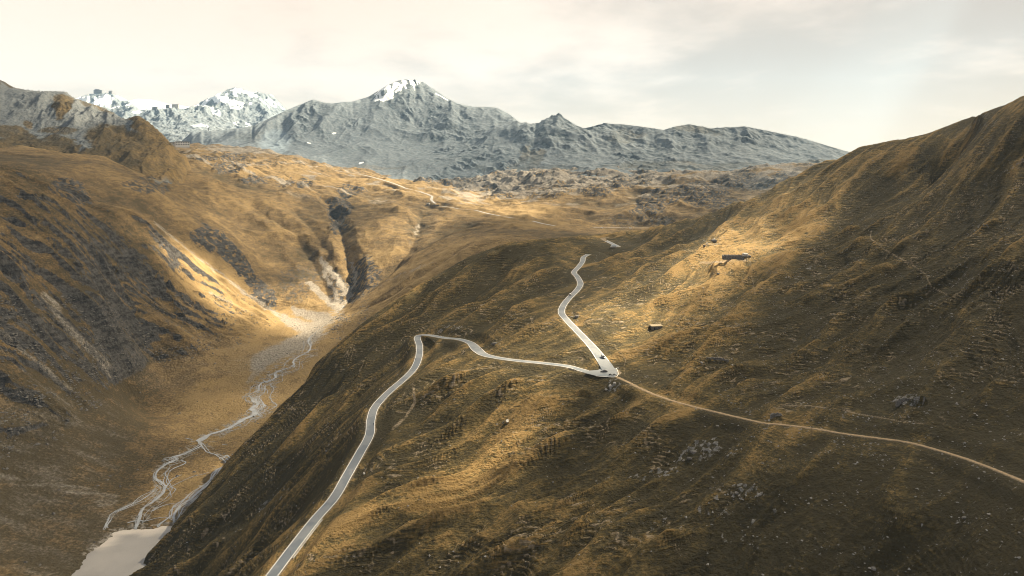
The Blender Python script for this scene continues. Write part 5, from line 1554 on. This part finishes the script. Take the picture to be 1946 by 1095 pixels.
def car(label, paint, roofcol, loc, yaw, pitch, Lc=4.5, W=1.82, H=1.62, suv=True, cat='car', name='car', group=None):
    e = empty(name, loc, yaw, pitch)
    tag(e, label, cat, group)
    hl = Lc / 2
    def sec(x, zb, zt, hw_, tuck=.9):
        return [(x, -hw_ * .94, zb), (x, -hw_, zb + (zt - zb) * .35), (x, -hw_ * .98, zb + (zt - zb) * .7), (x, -hw_ * tuck, zt), (x, hw_ * tuck, zt), (x, hw_ * .98, zb + (zt - zb) * .7), (x, hw_, zb + (zt - zb) * .35), (x, hw_ * .94, zb)]
    w2 = W / 2
    belt = H * .60
    MB().loft([sec(-hl, .42, belt * .80, w2 * .86), sec(-hl + .18, .3, belt * .98, w2 * .95), sec(-hl * .5, .26, belt, w2), sec(hl * .2, .26, belt * .99, w2), sec(hl * .55, .27, belt * .93, w2 * .98), sec(hl - .2, .3, belt * .82, w2 * .92), sec(hl, .40, belt * .62, w2 * .78)]).build('body', paint, e, True)
    rz = H - .04
    x0, x1, x2, x3 = (-hl + .12, -hl * .72, hl * .12, hl * .46) if suv else (-hl * .72, -hl * .38, hl * .08, hl * .42)
    def cab(x, z, q):
        return [(x, -w2 * q, z), (x, w2 * q, z)]
    b0 = belt - .02
    g = MB()
    g.loft([[(x0, -w2 * .9, b0), (x3, -w2 * .9, b0 * .97), (x3, w2 * .9, b0 * .97), (x0, w2 * .9, b0)],
            [(x1, -w2 * .74, rz - .07), (x2, -w2 * .74, rz - .07), (x2, w2 * .74, rz - .07), (x1, w2 * .74, rz - .07)]])
    g.build('cabin_glass', M_GLASS, e)
    MB().loft([[(x1 - .06, -w2 * .76, rz - .068), (x2 + .06, -w2 * .76, rz - .068), (x2 + .06, w2 * .76, rz - .068), (x1 - .06, w2 * .76, rz - .068)],
               [(x1 + .1, -w2 * .66, rz + .02), (x2 - .1, -w2 * .66, rz + .02), (x2 - .1, w2 * .66, rz + .02), (x1 + .1, w2 * .66, rz + .02)]]).build('roof', roofcol, e)
    for s in (-1, 1):
        for xa, xb in ((x0, x1), (x3, x2), ((x0 + x3) / 2 - .1, (x1 + x2) / 2 - .1)):
            MB().tube([(xa, s * w2 * .905, b0), (xb, s * w2 * .75, rz - .06)], .05, 4).build('pillar', paint, e)
        MB().box(hl * .36, hl * .36 + .16, *sorted((s * w2 * .96, s * (w2 + .17))), belt, belt + .15, bev=.03).build('mirror', M_BLACK, e)
        MB().box(hl - .26, hl - .05, *sorted((s * w2 * .52, s * w2 * .84)), belt * .66, belt * .78, bev=.02).build('headlight', M_LAMP, e)
        MB().box(-hl - .02, -hl + .1, *sorted((s * w2 * .58, s * w2 * .86)), belt * .66, belt * .88, bev=.02).build('tail_light', M_RED, e)
    MB().box(hl - .12, hl + .05, -w2 * .82, w2 * .82, .32, .5, bev=.03).build('bumper', M_BLACK, e)
    MB().box(-hl - .05, -hl + .12, -w2 * .84, w2 * .84, .34, .54, bev=.03).build('bumper', M_BLACK, e)
    for sx in (-.62, .62):
        for s in (-1, 1):
            wv = MB().wheel((sx * hl, s * (w2 - .1), .33), .33, .23, 18, .21).build('wheel', M_TYRE, e, True)
            MB().wheel((sx * hl, s * (w2 - .1), .33), .212, .19, 14).build('rim', M_RIM, wv)
    return e


def tang(line, p):
    i = int(np.argmin(np.hypot(line[:, 0] - p[0], line[:, 1] - p[1])))
    i = min(max(i, 2), len(line) - 3)
    d = line[i + 2] - line[i - 2]
    return line[i], math.atan2(d[1], d[0]), math.atan2(d[2], math.hypot(d[0], d[1]))


def on_road(line, px, py, lat, flip=False):
    z = np.interp(0, [0], [0])
    q = at(px, py, 1.0)
    # nearest centre-line point along the sight line
    s = (line[:, 0] / line[:, 1] * F + CX - px) ** 2 + (HOR - line[:, 2] / line[:, 1] * F - py) ** 2
    i = int(np.argmin(s))
    c0, yw, pt = tang(line, line[i])
    n_ = np.array([-math.sin(yw), math.cos(yw)])
    loc = (c0[0] + n_[0] * lat, c0[1] + n_[1] * lat, c0[2] + 0.05)
    return (loc, yw + math.pi, pt) if flip else (loc, yw, -pt)


M_P1 = principled('charcoal_paint', (0.035, 0.037, 0.042), 0.3, 0.6)
M_P2 = principled('black_paint', (0.015, 0.016, 0.018), 0.25, 0.6)
M_P3 = principled('silver_paint', (0.42, 0.43, 0.44), 0.35, 0.5, 0.3)
M_P4 = principled('white_paint', (0.70, 0.70, 0.69), 0.35, 0.5)
M_P5 = principled('pale_blue_paint', (0.24, 0.36, 0.50), 0.4, 0.5)
loc, yw, pt = on_road(upper3, 1141, 682, -1.6, True)
car('dark suv with silver bonnet descending the upper road just before the hairpin', M_P1, M_P3, loc, yw, pt, 4.7, 1.9, 1.75, True)
loc, yw, pt = on_road(lower3, 1147, 705, 1.9, True)
car('black car turning out of the hairpin onto the lower road', M_P2, M_P2, (loc[0], loc[1], loc[2] + .12), yw + .12, pt, 4.6, 1.85, 1.5, False)
loc, yw, pt = on_road(upper3, 1088, 562, 1.4, False)
car('silver car climbing the upper road in its middle stretch', M_P3, M_P4, loc, yw, pt, 4.4, 1.8, 1.55, True)


def van(label, paint, loc, yaw, Lc, W, H, name='van', cat='van', group=None, stripe=None):
    e = empty(name, loc, yaw)
    tag(e, label, cat, group)
    hl, w2 = Lc / 2, W / 2
    MB().loft([[(x, -w2, .4), (x, -w2, z * .8), (x, -w2 * .9, z), (x, w2 * .9, z), (x, w2, z * .8), (x, w2, .4)] for x, z in ((-hl, H * .96), (-hl + .2, H), (hl * .62, H), (hl * .84, H * .9), (hl * .97, H * .5), (hl, H * .45))]).build('body', paint, e)
    nw = max(3, int(Lc / 1.7))
    for s in (-1, 1):
        for i in range(nw):
            x = -hl + .5 + (Lc * .74) * i / nw
            MB().box(x, x + Lc * .74 / nw - .22, *sorted((s * (w2 - .02), s * (w2 + .02))), H * .52, H * .78).build('window', M_GLASS, e)
    MB().loft([[(hl * .86 + .02, -w2 * .8, H * .86), (hl * .86 + .02, w2 * .8, H * .86), (hl * .96 + .03, w2 * .84, H * .54), (hl * .96 + .03, -w2 * .84, H * .54)],
               [(hl * .86 + .06, -w2 * .8, H * .87), (hl * .86 + .06, w2 * .8, H * .87), (hl * .96 + .07, w2 * .84, H * .55), (hl * .96 + .07, -w2 * .84, H * .55)]]).build('windscreen', M_GLASS, e)
    if stripe:
        MB().box(-hl + .1, hl * .6, -w2 * .88, w2 * .88, H + .02, H + .3, bev=.06).build('roof_rack', stripe, e)
    for sx in (-.6, .62):
        for s in (-1, 1):
            wv = MB().wheel((sx * hl, s * (w2 - .12), .42), .42, .26, 16, .26).build('wheel', M_TYRE, e, True)
            MB().wheel((sx * hl, s * (w2 - .12), .42), .262, .2, 12).build('rim', M_RIM, wv)
    return e


q = topend3[2]
c0 = N.hit(1166, 470.5)
van('pale blue and white bus where the road reappears below the upper bend', M_P4, (c0[0], c0[1], c0[2] + .1), math.radians(172), 7.6, 2.3, 2.7, 'bus', 'bus', None, M_P5)
c0 = G.hit(1198, 435)
van('white van parked on the distant flat beyond the hill brow, right one of two', M_P4, (c0[0], c0[1], c0[2] + .5), 0.05, 6.0, 2.1, 2.6, 'van', 'van', 'white vans on the distant flat')
c0 = G.hit(1144, 434.5)
van('white van on the distant flat beyond the hill brow, left one of two', M_P4, (c0[0], c0[1], c0[2] + .5), 0.0, 4.6, 1.9, 2.0, 'van', 'van', 'white vans on the distant flat')


# ------------------------------------------------------------------ motorcycles at the lookout edge
def motorcycle(label, loc, yaw, paint):
    e = empty('motorcycle', loc, yaw)
    tag(e, label, 'motorcycle', 'motorcycles parked at the hairpin')
    for x in (-.72, .72):
        wv = MB().wheel((x, 0, .32), .32, .14, 18, .22).build('wheel', M_TYRE, e, True)
        MB().wheel((x, 0, .32), .222, .08, 12).build('rim', M_RIM, wv)
    MB().tube([(-.72, .1, .32), (-.25, .1, .42), (.1, .08, .62), (.42, 0, .82)], .05, 6).tube([(-.72, -.1, .32), (-.25, -.1, .42), (.1, -.08, .62), (.42, 0, .82)], .05, 6).build('frame', M_BLACK, e)
    MB().tube([(.72, .1, .32), (.46, .1, .92)], .04, 6).tube([(.72, -.1, .32), (.46, -.1, .92)], .04, 6).build('fork', M_STEEL, e)
    MB().box(-.25, .3, -.17, .17, .3, .62, (.8, .8), .05).build('engine', M_BLACK, e)
    MB().tube([(.42, 0, .86), (.25, 0, .93), (0, 0, .88), (-.12, 0, .8)], [.08, .17, .16, .09], 10).build('tank', paint, e, True)
    MB().tube([(-.1, 0, .8), (-.4, 0, .8), (-.85, 0, .9)], [.12, .15, .08], 8).build('seat', M_BLACK, e, True)
    MB().tube([(.38, .38, 1.02), (.45, .15, 1.0), (.45, -.15, 1.0), (.38, -.38, 1.02)], .025, 6).build('handlebar', M_STEEL, e)
    MB().wheel((.58, 0, .88), .11, .16, 12).build('headlight', M_LAMP, e, True)
    MB().tube([(.15, -.17, .3), (-.3, -.2, .28), (-.85, -.2, .4)], [.04, .05, .07], 8).build('exhaust', M_STEEL, e, True)
    for s in (-1, 1):
        MB().box(-.95, -.5, *sorted((s * .2, s * .46)), .45, .85, (.95, .9), .05).build('pannier', M_BLACK, e)
    return e


for k, (px, lab, yw, pn) in enumerate([(1160, 'black motorcycle standing at the hairpin edge, left one of two', 0.25, M_P2), (1167.5, 'dark motorcycle standing at the hairpin edge, right one of two', -0.1, M_P1)]):
    p = at(px, 713.5, 126.93 * F / (713.5 - HOR))
    motorcycle(lab, (p[0], p[1], -126.93), yw, pn)


# ------------------------------------------------------------------ cyclists
def bicycle(loc, yaw, pitch, label):
    e = empty('bicycle', loc, yaw, pitch)
    tag(e, label, 'bicycle', 'bicycles ridden on the road')
    for x in (-.52, .52):
        wv = MB().wheel((x, 0, .34), .34, .04, 20, .30).build('wheel', M_TYRE, e, True)
        MB().wheel((x, 0, .34), .05, .05, 8).tube([(x - .3, 0, .34), (x + .3, 0, .34)], .008, 4).tube([(x, 0, .04), (x, 0, .64)], .008, 4).build('spokes', M_STEEL, wv)
    MB().tube([(-.52, 0, .34), (-.05, 0, .30), (.36, 0, .78), (-.18, 0, .80), (-.05, 0, .30)], .025, 6).tube([(-.52, 0, .34), (-.18, 0, .80)], .018, 6).build('frame', M_P1, e)
    MB().tube([(.52, 0, .34), (.36, 0, .84), (.36, 0, .92)], .022, 6).build('fork', M_P1, e)
    MB().tube([(.44, .22, .9), (.4, .1, .93), (.4, -.1, .93), (.44, -.22, .9)], .018, 6).build('handlebar', M_BLACK, e)
    MB().tube([(-.18, 0, .8), (-.2, 0, .94)], .016, 6).tube([(-.34, 0, .95), (-.2, 0, .96), (-.08, 0, .95)], [.06, .05, .03], 8).build('saddle', M_BLACK, e)
    MB().tube([(-.05, -.12, .13), (-.05, -.1, .30), (-.05, .1, .30), (-.05, .12, .47)], .016, 6).build('crank', M_STEEL, e)
    return e


M_SKIN = principled('skin', (0.42, 0.27, 0.20), 0.6)


def rider(loc, yaw, pitch, label, jersey, parent=None):
    """one continuous skinned body leaning to the handlebar; jersey, helmet as clothing"""
    V_, E_, R_ = [], [], []
    def add(p, r, frm=None):
        V_.append(p); R_.append(r)
        if frm is not None:
            E_.append((frm, len(V_) - 1))
        return len(V_) - 1
    pel = add((-.20, 0, 1.02), .13)
    wst = add((-.10, 0, 1.18), .125, pel)
    cst = add((.08, 0, 1.38), .15, wst)
    nck = add((.19, 0, 1.50), .06, cst)
    hd = add((.25, 0, 1.60), .09, nck)
    add((.27, 0, 1.70), .085, hd)
    for s in (-1, 1):
        sh = add((.12, s * .19, 1.42), .065, cst)
        el = add((.26, s * .25, 1.16), .045, sh)
        wr = add((.42, s * .20, .97), .032, el)
        pm = add((.46, s * .20, .94), .03, wr)
        for q in range(4):
            f1 = add((.50, s * (.165 + .022 * q), .925 - .004 * q), .0095, pm)
            add((.505, s * (.165 + .022 * q), .892), .0085, f1)
        add((.455, s * .165, .915), .0105, pm)
        hp = add((-.18, s * .10, .98), .095, pel)
        up_ = s > 0
        kn = add((.16, s * .11, .80 if up_ else .66), .065, hp)
        an = add((-.02, s * .11, .50) if up_ else (-.06, s * .11, .22), .042, kn)
        add((.12, s * .11, .44) if up_ else (.08, s * .11, .15), .035, an)
    me = bpy.data.meshes.new('person')
    bm = bmesh.new()
    lay_ = bm.verts.layers.skin.verify()
    bv = [bm.verts.new(q) for q in V_]
    for a, b in E_:
        bm.edges.new((bv[a], bv[b]))
    for i, q in enumerate(bv):
        q[lay_].radius = (R_[i], R_[i]); q[lay_].use_root = i == 0
    bm.to_mesh(me); bm.free()
    me.materials.append(jersey)
    o = link(bpy.data.objects.new('person', me))
    o.location = loc; o.rotation_euler = (0, pitch, yaw)
    o.modifiers.new('skin', 'SKIN'); sb = o.modifiers.new('sub', 'SUBSURF'); sb.levels = 1; sb.render_levels = 1
    tag(o, label, 'person', 'cyclists riding on the road')
    MB().loft([[(.27 + .12 * r_ * math.cos(a), .1 * r_ * math.sin(a), z) for a in np.linspace(0, 2 * math.pi, 12, endpoint=False)] for z, r_ in ((1.66, 1.0), (1.72, .98), (1.78, .7), (1.80, .3))]).build('helmet', M_BLACK, o, True)
    return o


J1 = principled('dark_jersey', (0.03, 0.04, 0.07), 0.9)
for (ln, px, py, lat, fl, lb, lp) in [(lower3, 711, 810, -2.0, False, 'bicycle at the right edge of the lower road below the bend', 'cyclist in dark clothes at the right edge of the lower road below the bend'),
                                      (lower3, 793, 684, 1.8, False, 'bicycle at the left edge of the road under the upper left bend', 'cyclist in dark clothes at the left edge under the upper left bend'),
                                      (lower3, 839, 641, 1.6, True, 'bicycle on the far level stretch just past the upper left bend', 'cyclist in dark clothes on the level stretch past the upper left bend'),
                                      (lower3, 911, 662, 2.6, True, 'bicycle at the outer verge of the widened S bend', 'cyclist in dark clothes at the outer verge of the S bend')]:
    loc, yw, pt = on_road(ln, px, py, lat, fl)
    bicycle(loc, yw, pt, lb)
    rider(loc, yw, pt, lp, J1)
